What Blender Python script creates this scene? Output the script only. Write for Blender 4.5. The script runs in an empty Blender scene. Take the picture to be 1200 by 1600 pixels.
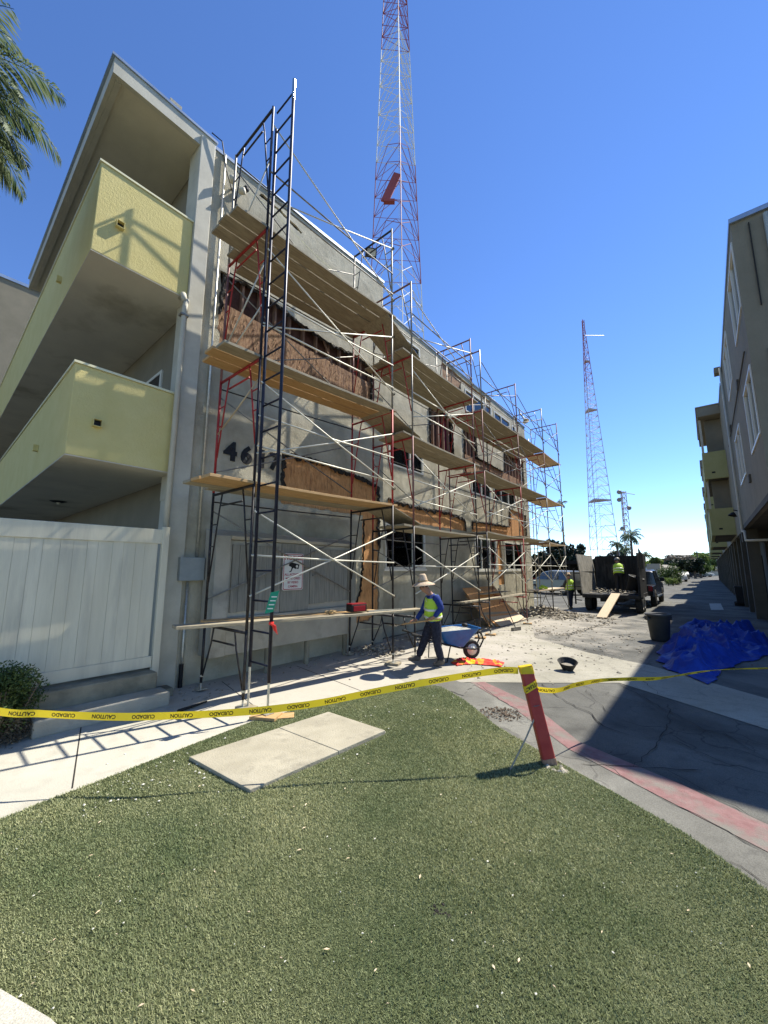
import bpy, bmesh, math, random
import numpy as np
from mathutils import Vector, Matrix, Euler, noise as mnoise
from mathutils.geometry import delaunay_2d_cdt
R_ = math.radians
random.seed(7); rng = np.random.default_rng(7)
scene = bpy.context.scene
COL = scene.collection

# ------------------------------------------------------------------ camera
CAMH, PITCH, YAW, FPX = 1.85, 8.5168, 39.8935, 601.0
cam_d = bpy.data.cameras.new('camera'); cam = bpy.data.objects.new('camera', cam_d); COL.objects.link(cam)
cam.location = (0, 0, CAMH); cam.rotation_euler = Euler((R_(90 + PITCH), 0, R_(YAW)))
cam_d.sensor_fit = 'AUTO'; cam_d.sensor_width = 36; cam_d.lens = FPX / 1600 * 36
cam_d.clip_start = .05; cam_d.clip_end = 3000
scene.camera = cam
_M = cam.rotation_euler.to_matrix()
CX, CY, CF = _M @ Vector((1, 0, 0)), _M @ Vector((0, 1, 0)), _M @ Vector((0, 0, -1))
C0 = Vector((0, 0, CAMH))
def ray(px, py): return CX * ((px - 600) / FPX) + CY * ((800 - py) / FPX) + CF
def on(px, py, ax, v):                      # measured photo point laid on the plane axis = v
    r = ray(px, py); return C0 + r * ((v - C0[ax]) / r[ax])
def gz(px, py, z=0.): return on(px, py, 2, z)
def dp(px, py, d): return C0 + ray(px, py) * d

# ------------------------------------------------------------------ sun / sky
SUN_AZ, SUN_EL = R_(18.2), R_(53.3)
sdir = Vector((math.cos(SUN_EL) * math.sin(SUN_AZ), math.cos(SUN_EL) * math.cos(SUN_AZ), math.sin(SUN_EL)))
sl = bpy.data.lights.new('sun', 'SUN'); sl.energy = 5.0; sl.angle = R_(.5); sl.color = (1, .95, .87)
so = bpy.data.objects.new('sun', sl); COL.objects.link(so); so.rotation_euler = sdir.to_track_quat('Z', 'Y').to_euler()
w = bpy.data.worlds.new('World'); scene.world = w; w.use_nodes = True
nt = w.node_tree; bg = nt.nodes['Background']
sky = nt.nodes.new('ShaderNodeTexSky'); sky.sky_type = 'NISHITA'; sky.sun_disc = False
sky.sun_elevation = SUN_EL; sky.sun_rotation = SUN_AZ; sky.air_density = .85; sky.dust_density = .0; sky.ozone_density = 4.5; sky.altitude = 900
hs = nt.nodes.new('ShaderNodeHueSaturation'); hs.inputs['Saturation'].default_value = 1.12; hs.inputs['Hue'].default_value = .507; hs.inputs['Value'].default_value = 1.18; nt.links.new(sky.outputs[0], hs.inputs['Color'])
nt.links.new(hs.outputs[0], bg.inputs[0]); bg.inputs[1].default_value = .128
vs = scene.view_settings; vs.view_transform = 'Standard'; vs.look = 'None'; vs.gamma = 1; vs.exposure = .78

# ------------------------------------------------------------------ materials
def mat(name, c1, c2=None, scale=4., rough=.85, bump=0., bscale=60., metal=0., c3=None, s3=.7, stretch=None, spec=.3, detail=6, contrast=(.35, .65), bump2=0., b2scale=8., t3=(.55, .7)):
    wm = lambda c: (min(.9, c[0] * 1.03), c[1], c[2] * .86) if c is not None and c[2] < c[0] * 1.25 and c[2] > c[0] * .6 else c
    c1, c2, c3 = wm(c1), wm(c2), wm(c3)
    m = bpy.data.materials.new(name); m.use_nodes = True
    n, l = m.node_tree.nodes, m.node_tree.links
    b = n['Principled BSDF']; b.inputs['Roughness'].default_value = rough; b.inputs['Metallic'].default_value = metal
    b.inputs['Specular IOR Level'].default_value = spec
    tc = n.new('ShaderNodeTexCoord'); src = tc.outputs['Object']
    if stretch:
        mp = n.new('ShaderNodeMapping'); mp.inputs['Scale'].default_value = stretch; l.new(src, mp.inputs[0]); src = mp.outputs[0]
    def noise(s, d=detail, rg=.6):
        t = n.new('ShaderNodeTexNoise'); t.inputs['Scale'].default_value = s; t.inputs['Detail'].default_value = d; t.inputs['Roughness'].default_value = rg
        l.new(src, t.inputs['Vector']); return t.outputs['Fac']
    def ramp(f, a, bb, p):
        r = n.new('ShaderNodeValToRGB'); r.color_ramp.elements[0].position = p[0]; r.color_ramp.elements[1].position = p[1]
        r.color_ramp.elements[0].color = (*a, 1); r.color_ramp.elements[1].color = (*bb, 1); l.new(f, r.inputs[0]); return r.outputs[0]
    if c2 is None: b.inputs['Base Color'].default_value = (*c1, 1)
    else:
        col = ramp(noise(scale), c1, c2, contrast)
        if c3 is not None:
            f = ramp(noise(s3, 5), (0, 0, 0), (1, 1, 1), t3)
            mx = n.new('ShaderNodeMix'); mx.data_type = 'RGBA'; l.new(f, mx.inputs[0]); l.new(col, mx.inputs[6]); mx.inputs[7].default_value = (*c3, 1); col = mx.outputs[2]
        l.new(col, b.inputs['Base Color'])
    if bump:
        bp = n.new('ShaderNodeBump'); bp.inputs['Strength'].default_value = bump; bp.inputs['Distance'].default_value = .02
        l.new(noise(bscale, 4), bp.inputs['Height']); last = bp
        if bump2:
            b2 = n.new('ShaderNodeBump'); b2.inputs['Strength'].default_value = bump2; b2.inputs['Distance'].default_value = .05
            l.new(noise(b2scale, 3), b2.inputs['Height']); l.new(b2.outputs[0], bp.inputs['Normal'])
        l.new(bp.outputs[0], b.inputs['Normal'])
    return m
M = {}
M['stucco'] = mat('stucco', (0.3408, 0.317, 0.255), (0.5244, 0.4927, 0.4064), 1.6, .92, .7, 45, c3=(0.3146, 0.287, 0.2231), s3=.55, bump2=.35, b2scale=5)
M['stucco_smooth'] = mat('stucco_smooth', (0.425, 0.408, 0.3655), (0.4845, 0.4675, 0.4208), 1.6, .9, .25, 70)
M['soffit'] = mat('soffit', (0.54, 0.504, 0.423), (0.603, 0.567, 0.477), 2., .9, .2, 60)
M['soffit_grey'] = mat('soffit_grey', (0.5919, 0.571, 0.5246), (0.6683, 0.6458, 0.5869), 1.2, .9, .2, 50, c3=(0.4296, 0.4025, 0.3379), s3=.8)
M['yellow'] = mat('yellow_stucco', (0.6386, 0.5366, 0.2039), (0.6842, 0.5814, 0.2379), 2.2, .9, .4, 75, bump2=.16, b2scale=22)
M['trim'] = mat('pale_trim_paint', (0.4243, 0.408, 0.3533), (0.5059, 0.488, 0.4269), 3, .6, .1, 30)
M['coping'] = mat('metal_coping', (.30, .36, .42), (.40, .46, .52), 3, .35, metal=.6)
M['cream'] = mat('cream_trim', (.70, .68, .50), None, rough=.6)
M['white_wood'] = mat('white_painted_wood', (0.5743, 0.5443, 0.4476), (0.67, 0.6381, 0.5321), 1.2, .65, .1, 14, stretch=(3, 3, .4), c3=(.44, .42, .36), s3=1.6, t3=(.5, .8))
M['concrete'] = mat('old_concrete', (0.336, 0.3192, 0.2814), (0.4452, 0.4242, 0.378), 1.6, .9, .4, 60, c3=(0.2772, 0.2604, 0.2268), s3=2.2, t3=(.56, .75))
M['vault'] = mat('vault_cover_concrete', (0.3168, 0.2948, 0.2464), (0.4048, 0.3784, 0.3212), 2.5, .9, .4, 60, c3=(0.2552, 0.2376, 0.2024), s3=4, t3=(.55, .72))
M['concrete_dark'] = mat('weathered_concrete', (0.1795, 0.168, 0.1325), (0.3101, 0.288, 0.2282), 3, .92, .5, 40)
M['doorwood'] = mat('grey_weathered_door', (0.2, 0.196, 0.176), (0.288, 0.28, 0.252), 4, .85, .3, 30, stretch=(8, 8, .6))
M['board'] = mat('weathered_board', (0.255, 0.221, 0.17), (0.3995, 0.3527, 0.272), 6, .85, .35, 30, stretch=(6, .5, 6), c3=(.22, .18, .13), s3=3, t3=(.6, .75))
M['board_new'] = mat('fresh_board', (0.442, 0.2635, 0.102), (0.561, 0.3655, 0.17), 7, .8, .25, 30, stretch=(8, .5, 8), c3=(.34, .18, .08), s3=2.5, t3=(.6, .8))
M['ply'] = mat('plywood_sheet', (0.527, 0.3995, 0.2465), (0.629, 0.51, 0.34), 10, .8, .2, 40, stretch=(5, 1, 1))
M['osb'] = mat('exposed_sheathing', (0.4807, 0.2244, 0.07994), (0.7096, 0.3815, 0.1492), 9, .85, .6, 24, stretch=(3, 5, .8), c3=(.20, .09, .04), s3=2.6, t3=(.56, .78), contrast=(.3, .7))
M['osb_pale'] = mat('pale_exposed_sheathing', (.27, .13, .055), (.50, .32, .18), 13, .88, .9, 24, stretch=(3, 5, .8), c3=(.12, .06, .035), s3=3.2, t3=(.46, .70))
M['stud'] = mat('old_stud', (.22, .13, .08), (.36, .23, .15), 7, .9, .3, 30, stretch=(6, 6, 1))
M['cavity'] = mat('cavity_paper', (.07, .035, .025), (.14, .07, .05), 6, .95, .4, 25)
M['felt'] = mat('torn_black_felt', (.018, .016, .015), (.05, .045, .04), 20, .9, .8, 60)
M['black_steel'] = mat('black_steel', (.018, .018, .022), (.05, .045, .045), 16, .45, metal=.3, c3=(.16, .12, .09), s3=9, t3=(.66, .78))
M['navy_steel'] = mat('navy_steel', (.010, .012, .022), (.022, .025, .042), 14, .4, metal=.3, c3=(.3, .3, .3), s3=7, t3=(.7, .8))
M['red_steel'] = mat('red_steel', (.34, .02, .02), (.42, .05, .04), 12, .5, metal=.1, c3=(.16, .07, .06), s3=7, t3=(.58, .75))
M['maroon_steel'] = mat('faded_maroon_steel', (.17, .07, .06), (.25, .13, .11), 12, .6, metal=.2)
M['grey_steel'] = mat('galvanised_tube', (.42, .42, .41), (.6, .6, .58), 16, .4, metal=.65, c3=(.3, .24, .18), s3=8, t3=(.62, .8))
M['dull_steel'] = mat('dull_grey_tube', (.18, .175, .17), (.30, .29, .28), 14, .5, metal=.5)
M['brace'] = mat('brace_tube', (0.527, 0.5185, 0.476), (0.629, 0.6205, 0.578), 12, .45, metal=.3, c3=(0.34, 0.255, 0.153), s3=6, t3=(.6, .75))
M['asphalt'] = None
M['dark_room'] = mat('dark_interior', (.03, .03, .03), None, rough=.95)
M['frame_w'] = mat('white_window_frame', (0.663, 0.663, 0.646), None, rough=.4)
M['black'] = mat('matt_black', (.015, .015, .016), None, rough=.6)
M['black_gloss'] = mat('black_car_paint', (.012, .012, .013), None, rough=.2, spec=.6)
M['rubber'] = mat('rubber', (.02, .02, .02), (.045, .043, .04), 20, .85)
M['grey_metal'] = mat('grey_box_paint', (.24, .27, .29), (.29, .32, .34), 5, .5)
M['dump'] = mat('scratched_dump_bed', (.010, .010, .0105), (.03, .029, .029), 4, .6, .2, 20, metal=.3, c3=(.085, .08, .076), s3=1.7, t3=(.5, .8), stretch=(3, 3, .7))
M['dump_grey'] = mat('dusty_dump_side', (.22, .21, .195), (.33, .315, .29), 4, .7, .2, 20, c3=(.12, .115, .11), s3=2.4, t3=(.5, .75))
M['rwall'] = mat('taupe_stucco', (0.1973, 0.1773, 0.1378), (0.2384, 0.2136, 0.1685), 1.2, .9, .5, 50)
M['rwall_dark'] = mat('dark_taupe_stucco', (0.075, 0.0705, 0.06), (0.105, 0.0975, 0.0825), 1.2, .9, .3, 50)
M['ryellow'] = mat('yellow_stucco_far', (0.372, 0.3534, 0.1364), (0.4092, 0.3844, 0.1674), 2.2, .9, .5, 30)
M['skin'] = mat('skin', (.36, .19, .12), None, rough=.55)
M['jeans'] = mat('dark_denim', (.012, .014, .024), (.03, .033, .05), 25, .9, .3, 60)
M['blue_shirt'] = mat('blue_shirt', (0.016, 0.036, 0.16), (0.028, 0.056, 0.224), 12, .85, .3, 30)
M['dark_shirt'] = mat('dark_shirt', (.03, .03, .035), (.06, .06, .065), 12, .9)
M['lime'] = mat('lime_vest', (0.442, 0.68, 0.0425), (0.527, 0.748, 0.085), 10, .7, .3, 25)
M['orange_vest'] = mat('orange_trim', (.8, .22, .04), None, rough=.7)
M['silver_tape'] = mat('reflective_tape', (.72, .74, .70), None, rough=.3)
M['straw'] = mat('straw', (.50, .36, .22), (.68, .53, .36), 40, .85, .5, 90)
M['boot'] = mat('boot', (.07, .06, .055), (.12, .11, .1), 15, .8)
M['barrow_blue'] = mat('blue_wheelbarrow_tray', (.006, .085, .25), (.012, .12, .33), 7, .45, spec=.4, c3=(.08, .12, .17), s3=6, t3=(.62, .8))
M['cement'] = mat('wet_mortar', (.30, .30, .29), (.44, .44, .42), 9, .95, .8, 25)
M['tarp'] = mat('blue_tarp', (.006, .026, .19), (.010, .045, .28), 5, .55, .15, 22, spec=.25)
M['bollard'] = mat('red_bollard_paint', (0.306, 0.02975, 0.0255), (0.374, 0.051, 0.03825), 8, .5, c3=(0.0765, 0.034, 0.02975), s3=5.5, t3=(.62, .68))
M['ink'] = mat('black_print', (.012, .012, .012), None, rough=.5)
M['sign_w'] = mat('sign_white', (.72, .72, .70), None, rough=.4)
M['sign_r'] = mat('sign_red', (.42, .04, .05), None, rough=.5)
M['green_tag'] = mat('green_tag', (.01, .26, .14), None, rough=.4)
M['red_cloth'] = mat('red_cloth', (.75, .03, .03), (.85, .08, .04), 10, .8)
M['orange_cloth'] = mat('orange_cloth', (.85, .30, .02), None, rough=.8)
M['tool_red'] = mat('red_plastic', (.30, .012, .015), None, rough=.4)
M['leather'] = mat('glove_leather', (.55, .36, .14), (.3, .2, .1), 14, .8)
M['rubble'] = mat('rubble', (0.204, 0.1827, 0.1573), (0.425, 0.391, 0.34), 5, .95, .6, 30)
M['rock_w'] = mat('pale_chip', (.55, .54, .5), (.7, .69, .65), 9, .9)
M['leafbits'] = mat('dry_leaf', (.55, .42, .25), (.7, .6, .42), 9, .8)
M['can'] = mat('grey_plastic_bin', (0.044, 0.0464, 0.048), (0.06, 0.0624, 0.064), 4, .55)
M['bark'] = mat('bark', (.12, .09, .065), (.22, .17, .12), 8, .95, .6, 20)
M['tower_r'] = mat('tower_red_paint', (.30, .065, .05), None, rough=.6)
M['tower_w'] = mat('tower_white_paint', (.66, .66, .64), None, rough=.6)
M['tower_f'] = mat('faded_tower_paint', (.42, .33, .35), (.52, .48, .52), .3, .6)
M['silver_paint'] = mat('silver_car_paint', (.20, .20, .185), None, rough=.3, metal=.3)
M['white_paint'] = mat('white_car_paint', (.72, .72, .72), None, rough=.25)
M['red_paint'] = mat('red_car_paint', (.35, .02, .02), None, rough=.25)
M['dark_paint'] = mat('dark_car_paint', (.04, .045, .05), None, rough=.25)
M['lampglass'] = mat('lamp_glass', (.6, .6, .55), None, rough=.1)
M['roofgrey'] = mat('roof_shingle', (.20, .19, .18), (.28, .27, .25), 6, .9)
M['housewall'] = mat('pale_house_wall', (.50, .46, .39), None, rough=.9)
M['chrome'] = mat('chrome', (.6, .6, .6), None, rough=.2, metal=1)
M['crackdark'] = mat('crack_filler', (.03, .028, .026), None, rough=.95)
M['redband'] = mat('faded_red_curb_paint', (.21, .105, .095), (.27, .155, .14), 9, .9, .5, 90, c3=(.19, .18, .17), s3=4., t3=(.44, .66))
M['curtain'] = mat('curtain', (.66, .76, .68), None, rough=.9)
M['maroon_cloth'] = mat('maroon_cloth', (.16, .015, .03), None, rough=.9)

def leafmat(name, a, b, trans=.25):
    m = bpy.data.materials.new(name); m.use_nodes = True; n, l = m.node_tree.nodes, m.node_tree.links
    p = n['Principled BSDF']; p.inputs['Roughness'].default_value = .6; p.inputs['Specular IOR Level'].default_value = .3
    ob = n.new('ShaderNodeNewGeometry'); r = n.new('ShaderNodeValToRGB')
    r.color_ramp.elements[0].color = (*a, 1); r.color_ramp.elements[1].color = (*b, 1)
    l.new(ob.outputs['Random Per Island'], r.inputs[0]); l.new(r.outputs[0], p.inputs['Base Color'])
    t = n.new('ShaderNodeBsdfTranslucent'); l.new(r.outputs[0], t.inputs[0]); mx = n.new('ShaderNodeMixShader'); mx.inputs[0].default_value = trans
    l.new(p.outputs[0], mx.inputs[1]); l.new(t.outputs[0], mx.inputs[2]); l.new(mx.outputs[0], n['Material Output'].inputs[0]); return m
M['tape'] = leafmat('yellow_tape', (.90, .68, .03), (.92, .70, .04), .35)
M['leaf'] = leafmat('leaf', (.035, .06, .015), (.10, .15, .04))
M['leaf_dark'] = leafmat('leaf_dark', (.012, .022, .012), (.035, .055, .025), .1)
M['leaf_lime'] = leafmat('leaf_lime', (.10, .16, .03), (.24, .30, .07))
M['leaf_dry'] = leafmat('leaf_dry', (.08, .07, .05), (.18, .15, .10))
M['palmleaf'] = leafmat('palm_leaf', (.045, .085, .035), (.22, .26, .14), .4)
M['palm_dry'] = leafmat('palm_leaf_yellowed', (.30, .24, .08), (.42, .36, .18), .2)
M['turf'] = leafmat('turf_blade', (.145, .185, .078), (.47, .50, .275), .3)
def turf_patches(m):
    n, l = m.node_tree.nodes, m.node_tree.links; r = [x for x in n if x.type == 'VALTORGB'][0]
    tc = n.new('ShaderNodeTexCoord'); t = n.new('ShaderNodeTexNoise'); t.inputs['Scale'].default_value = .85; t.inputs['Detail'].default_value = 9; t.inputs['Roughness'].default_value = .65; l.new(tc.outputs['Object'], t.inputs['Vector'])
    q = n.new('ShaderNodeValToRGB'); q.color_ramp.elements[0].position = .36; q.color_ramp.elements[1].position = .66; q.color_ramp.elements[0].color = (.55, .62, .50, 1); q.color_ramp.elements[1].color = (1.2, 1.1, 1.05, 1); l.new(t.outputs['Fac'], q.inputs[0])
    x = n.new('ShaderNodeMix'); x.data_type = 'RGBA'; x.blend_type = 'MULTIPLY'; x.inputs[0].default_value = 1; l.new(r.outputs[0], x.inputs[6]); l.new(q.outputs[0], x.inputs[7])
    for y in n:
        if y.type == 'BSDF_PRINCIPLED': l.new(x.outputs[2], y.inputs['Base Color'])
        if y.type == 'BSDF_TRANSLUCENT': l.new(x.outputs[2], y.inputs[0])
turf_patches(M['turf'])

def groundmat(name, a, b, dirt=None, crack=0., agg=.35, spot=None):
    """aggregate speckle + broad tone patches + optional dust stains and cracks"""
    a, b = [(c[0] * 1.02, c[1], c[2] * .88) for c in (a, b)]
    m = bpy.data.materials.new(name); m.use_nodes = True; n, l = m.node_tree.nodes, m.node_tree.links
    p = n['Principled BSDF']; p.inputs['Roughness'].default_value = .92; p.inputs['Specular IOR Level'].default_value = .2
    tc = n.new('ShaderNodeTexCoord'); O = tc.outputs['Object']
    def noise(s, d=5, dist=0):
        t = n.new('ShaderNodeTexNoise'); t.inputs['Scale'].default_value = s; t.inputs['Detail'].default_value = d; t.inputs['Distortion'].default_value = dist; l.new(O, t.inputs['Vector']); return t
    def ramp(f, ca, cb, pa, pb):
        r = n.new('ShaderNodeValToRGB'); e = r.color_ramp.elements; e[0].position = pa; e[1].position = pb; e[0].color = (*ca, 1); e[1].color = (*cb, 1); l.new(f, r.inputs[0]); return r.outputs[0]
    def mix(f, A, B, mode='MIX'):
        x = n.new('ShaderNodeMix'); x.data_type = 'RGBA'; x.blend_type = mode
        if isinstance(f, float): x.inputs[0].default_value = f
        else: l.new(f, x.inputs[0])
        for s, v in ((6, A), (7, B)):
            if isinstance(v, tuple): x.inputs[s].default_value = (*v, 1)
            else: l.new(v, x.inputs[s])
        return x.outputs[2]
    col = ramp(noise(.7).outputs[0], a, b, .35, .68)
    sp = ramp(noise(160, 2).outputs[0], (.72,) * 3, (1.28,) * 3, .3, .7)
    col = mix(1., col, sp, 'MULTIPLY')
    col = mix(ramp(noise(6, 6).outputs[0], (0,) * 3, (.45,) * 3, .5, .75), col, tuple(x * .72 for x in a))
    if spot: col = mix(1., col, ramp(noise(.45, 5, 1.5).outputs[0], (.62,) * 3, (1.08,) * 3, .34, .56), 'MULTIPLY')
    h = noise(120, 3).outputs[0]
    if dirt:
        (cx, cy, rad, dc) = dirt
        sx = n.new('ShaderNodeSeparateXYZ'); l.new(O, sx.inputs[0])
        def math_(op, A, B=None):
            q = n.new('ShaderNodeMath'); q.operation = op
            for i, v in enumerate((A, B)):
                if v is None: continue
                if isinstance(v, (int, float)): q.inputs[i].default_value = v
                else: l.new(v, q.inputs[i])
            return q.outputs[0]
        dx = math_('DIVIDE', math_('SUBTRACT', sx.outputs[0], cx), rad[0]); dy = math_('DIVIDE', math_('SUBTRACT', sx.outputs[1], cy), rad[1])
        d2 = math_('SQRT', math_('ADD', math_('MULTIPLY', dx, dx), math_('MULTIPLY', dy, dy)))
        f = math_('ADD', math_('SUBTRACT', 1.15, d2), math_('MULTIPLY', math_('SUBTRACT', noise(1.6, 8, .4).outputs[0], .5), 2.4))
        q = n.new('ShaderNodeClamp'); l.new(math_('MULTIPLY', f, .9), q.inputs[0])
        col = mix(q.outputs[0], col, dc)
    if crack:
        wp = n.new('ShaderNodeVectorMath'); wp.operation = 'ADD'; nn = noise(1.3, 4); l.new(O, wp.inputs[0])
        sc = n.new('ShaderNodeVectorMath'); sc.operation = 'SCALE'; sc.inputs['Scale'].default_value = .9; l.new(nn.outputs['Color'], sc.inputs[0]); l.new(sc.outputs[0], wp.inputs[1])
        lines = None
        for s, wd, msk in ((.75, .010, .0), (2.6, .016, .52)):
            v = n.new('ShaderNodeTexVoronoi'); v.feature = 'DISTANCE_TO_EDGE'; v.inputs['Scale'].default_value = s; l.new(wp.outputs[0], v.inputs['Vector'])
            r = ramp(v.outputs['Distance'], (1,) * 3, (0,) * 3, wd * .35, wd)
            if msk:
                r = mix(1., r, ramp(noise(.8, 2).outputs[0], (0,) * 3, (1,) * 3, msk, msk + .05), 'MULTIPLY')
            lines = r if lines is None else mix(1., lines, r, 'LIGHTEN')
        # cracks fade in and out along their length
        lines = mix(1., lines, ramp(noise(.6, 3).outputs[0], (0,) * 3, (1,) * 3, .40, .52), 'MULTIPLY')
        col = mix(mix(1., lines, (crack,) * 3, 'MULTIPLY'), col, (.03, .028, .026))
    l.new(col, p.inputs['Base Color'])
    bp = n.new('ShaderNodeBump'); bp.inputs['Strength'].default_value = agg; bp.inputs['Distance'].default_value = .008; l.new(h, bp.inputs['Height']); l.new(bp.outputs[0], p.inputs['Normal'])
    return m
DUST = (.42, .385, .32)
M['asphalt'] = groundmat('aged_asphalt', (.095, .095, .092), (.145, .144, .138), dirt=(-4.6, 14.5, (3.0, 6.0), (.36, .33, .27)), crack=.6, agg=.6, spot=1)
M['apron'] = groundmat('alley_concrete', (.27, .258, .225), (.37, .352, .31), dirt=(-4.9, 8.5, (2.3, 4.5), DUST), crack=.25)
M['sidewalk'] = groundmat('sidewalk_concrete', (.41, .395, .355), (.50, .48, .44), dirt=(-5.2, 5.4, (1.3, 2.4), (.44, .40, .325)))
M['gutter'] = groundmat('gutter_concrete', (.15, .148, .14), (.21, .207, .195), crack=.4, spot=1)
M['soil'] = groundmat('turf_backing', (.05, .065, .03), (.08, .09, .045))
M['brownsoil'] = groundmat('brown_soil', (.11, .08, .06), (.22, .165, .12))

def panemat():
    m = bpy.data.materials.new('window_glass'); m.use_nodes = True; n, l = m.node_tree.nodes, m.node_tree.links
    n.remove(n['Principled BSDF'])
    t = n.new('ShaderNodeBsdfTransparent'); t.inputs[0].default_value = (.75, .82, .78, 1); g = n.new('ShaderNodeBsdfGlossy'); g.inputs['Roughness'].default_value = .02
    f = n.new('ShaderNodeFresnel'); f.inputs[0].default_value = 1.55; mx = n.new('ShaderNodeMixShader'); l.new(f.outputs[0], mx.inputs[0])
    l.new(t.outputs[0], mx.inputs[1]); l.new(g.outputs[0], mx.inputs[2]); l.new(mx.outputs[0], n['Material Output'].inputs[0]); return m
M['pane'] = panemat()
M['carglass'] = mat('car_glass', (.02, .025, .03), None, rough=.05, spec=.8)

# ------------------------------------------------------------------ mesh building
class MB:
    def __init__(s): s.v = []; s.f = []
    def add(s, vs, fs):
        o = len(s.v); s.v += [Vector(v) for v in vs]; s.f += [tuple(i + o for i in f) for f in fs]; return s
    def box(s, a, b):
        x0, y0, z0 = [min(p, q) for p, q in zip(a, b)]; x1, y1, z1 = [max(p, q) for p, q in zip(a, b)]
        return s.add([(x0, y0, z0), (x1, y0, z0), (x1, y1, z0), (x0, y1, z0), (x0, y0, z1), (x1, y0, z1), (x1, y1, z1), (x0, y1, z1)],
                     [(0, 3, 2, 1), (4, 5, 6, 7), (0, 1, 5, 4), (1, 2, 6, 5), (2, 3, 7, 6), (3, 0, 4, 7)])
    def obox(s, c, X, Y, Z):       # centre and half-axis vectors
        c, X, Y, Z = Vector(c), Vector(X), Vector(Y), Vector(Z)
        return s.add([c - X - Y - Z, c + X - Y - Z, c + X + Y - Z, c - X + Y - Z, c - X - Y + Z, c + X - Y + Z, c + X + Y + Z, c - X + Y + Z],
                     [(0, 3, 2, 1), (4, 5, 6, 7), (0, 1, 5, 4), (1, 2, 6, 5), (2, 3, 7, 6), (3, 0, 4, 7)])
    def bar(s, p, q, wd, th, up=(0, 0, 1)):
        p, q = Vector(p), Vector(q); d = (q - p); L = d.length; d.normalize()
        side = d.cross(Vector(up));
        if side.length < 1e-4: side = d.cross(Vector((1, 0, 0)))
        side.normalize(); n = side.cross(d)
        return s.obox((p + q) / 2, d * L / 2, side * wd / 2, n * th / 2)
    def tube(s, pts, r, n=8, cap=True):
        pts = [Vector(p) for p in pts]; rs = r if isinstance(r, (list, tuple)) else [r] * len(pts)
        vs, fs = [], []; prev = None
        for i, p in enumerate(pts):
            d = (pts[min(i + 1, len(pts) - 1)] - pts[max(i - 1, 0)]).normalized()
            if prev is None:
                a = d.cross(Vector((0, 0, 1)));
                if a.length < 1e-3: a = d.cross(Vector((1, 0, 0)))
            else: a = prev - d * prev.dot(d)
            a.normalize(); b = d.cross(a); prev = a
            for k in range(n):
                t = 2 * math.pi * k / n; vs.append(p + (a * math.cos(t) + b * math.sin(t)) * rs[i])
        for i in range(len(pts) - 1):
            for k in range(n): fs.append((i * n + k, i * n + (k + 1) % n, (i + 1) * n + (k + 1) % n, (i + 1) * n + k))
        if cap: fs.append(tuple(range(n - 1, -1, -1))); fs.append(tuple((len(pts) - 1) * n + k for k in range(n)))
        return s.add(vs, fs)
    def lathe(s, prof, c=(0, 0, 0), n=20, axis=(0, 0, 1), sx=1, sy=1):
        ax = Vector(axis).normalized(); a = ax.cross(Vector((0, 1, 0)));
        if a.length < 1e-3: a = ax.cross(Vector((1, 0, 0)))
        a.normalize(); b = ax.cross(a); c = Vector(c); vs = []; fs = []
        for r, h in prof:
            for k in range(n):
                t = 2 * math.pi * k / n; vs.append(c + ax * h + a * (r * sx * math.cos(t)) + b * (r * sy * math.sin(t)))
        for i in range(len(prof) - 1):
            for k in range(n): fs.append((i * n + k, i * n + (k + 1) % n, (i + 1) * n + (k + 1) % n, (i + 1) * n + k))
        return s.add(vs, fs)
    def prism(s, poly, ext):       # poly of 3D points, extruded along ext
        n = len(poly); e = Vector(ext); P = [Vector(p) for p in poly]
        return s.add(P + [p + e for p in P], [tuple(range(n - 1, -1, -1)), tuple(range(n, 2 * n))] + [(i, (i + 1) % n, n + (i + 1) % n, n + i) for i in range(n)])
    def sphere(s, c, r, n=10, m=6, sc=(1, 1, 1)):
        return s.lathe([(max(1e-4, r * math.sin(math.pi * i / m)), -r * sc[2] * math.cos(math.pi * i / m)) for i in range(m + 1)], c, n, sx=sc[0], sy=sc[1])
    def rock(s, c, r, seed=0):
        rr = random.Random(seed); vs = []
        for (x, y, z) in ((1, 0, 0), (-1, 0, 0), (0, 1, 0), (0, -1, 0), (0, 0, 1), (0, 0, -1)):
            k = r * rr.uniform(.55, 1.15); vs.append(Vector((x * k + rr.uniform(-.3, .3) * r, y * k + rr.uniform(-.3, .3) * r, z * k * .6)) + Vector(c))
        return s.add(vs, [(0, 2, 4), (2, 1, 4), (1, 3, 4), (3, 0, 4), (2, 0, 5), (1, 2, 5), (3, 1, 5), (0, 3, 5)])
    def build(s, name, m, parent=None, loc=None, smooth=False, bevel=0, kind=None, auto=False):
        me = bpy.data.meshes.new(name)
        off = Vector(loc) if loc is not None else Vector((0, 0, 0))
        if parent is not None:
            off = Vector(parent.get('_w', (0, 0, 0)))
        me.from_pydata([tuple(v - off) for v in s.v], [], s.f); me.update()
        mats = m if isinstance(m, (list, tuple)) else [m]
        for q in mats: me.materials.append(q)
        bm = bmesh.new(); bm.from_mesh(me); bmesh.ops.recalc_face_normals(bm, faces=bm.faces); bm.to_mesh(me); bm.free()
        if smooth: me.shade_smooth()
        o = bpy.data.objects.new(name, me); COL.objects.link(o)
        if parent is not None: o.parent = parent; o['_w'] = tuple(off)
        else: o.location = off; o['_w'] = tuple(off)
        if bevel:
            b = o.modifiers.new('bevel', 'BEVEL'); b.width = bevel; b.segments = 2; b.limit_method = 'ANGLE'; b.angle_limit = R_(40)
        if auto and hasattr(me, 'set_sharp_from_angle'): me.shade_smooth(); me.set_sharp_from_angle(angle=R_(35))
        if kind: o['kind'] = kind
        return o
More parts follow.
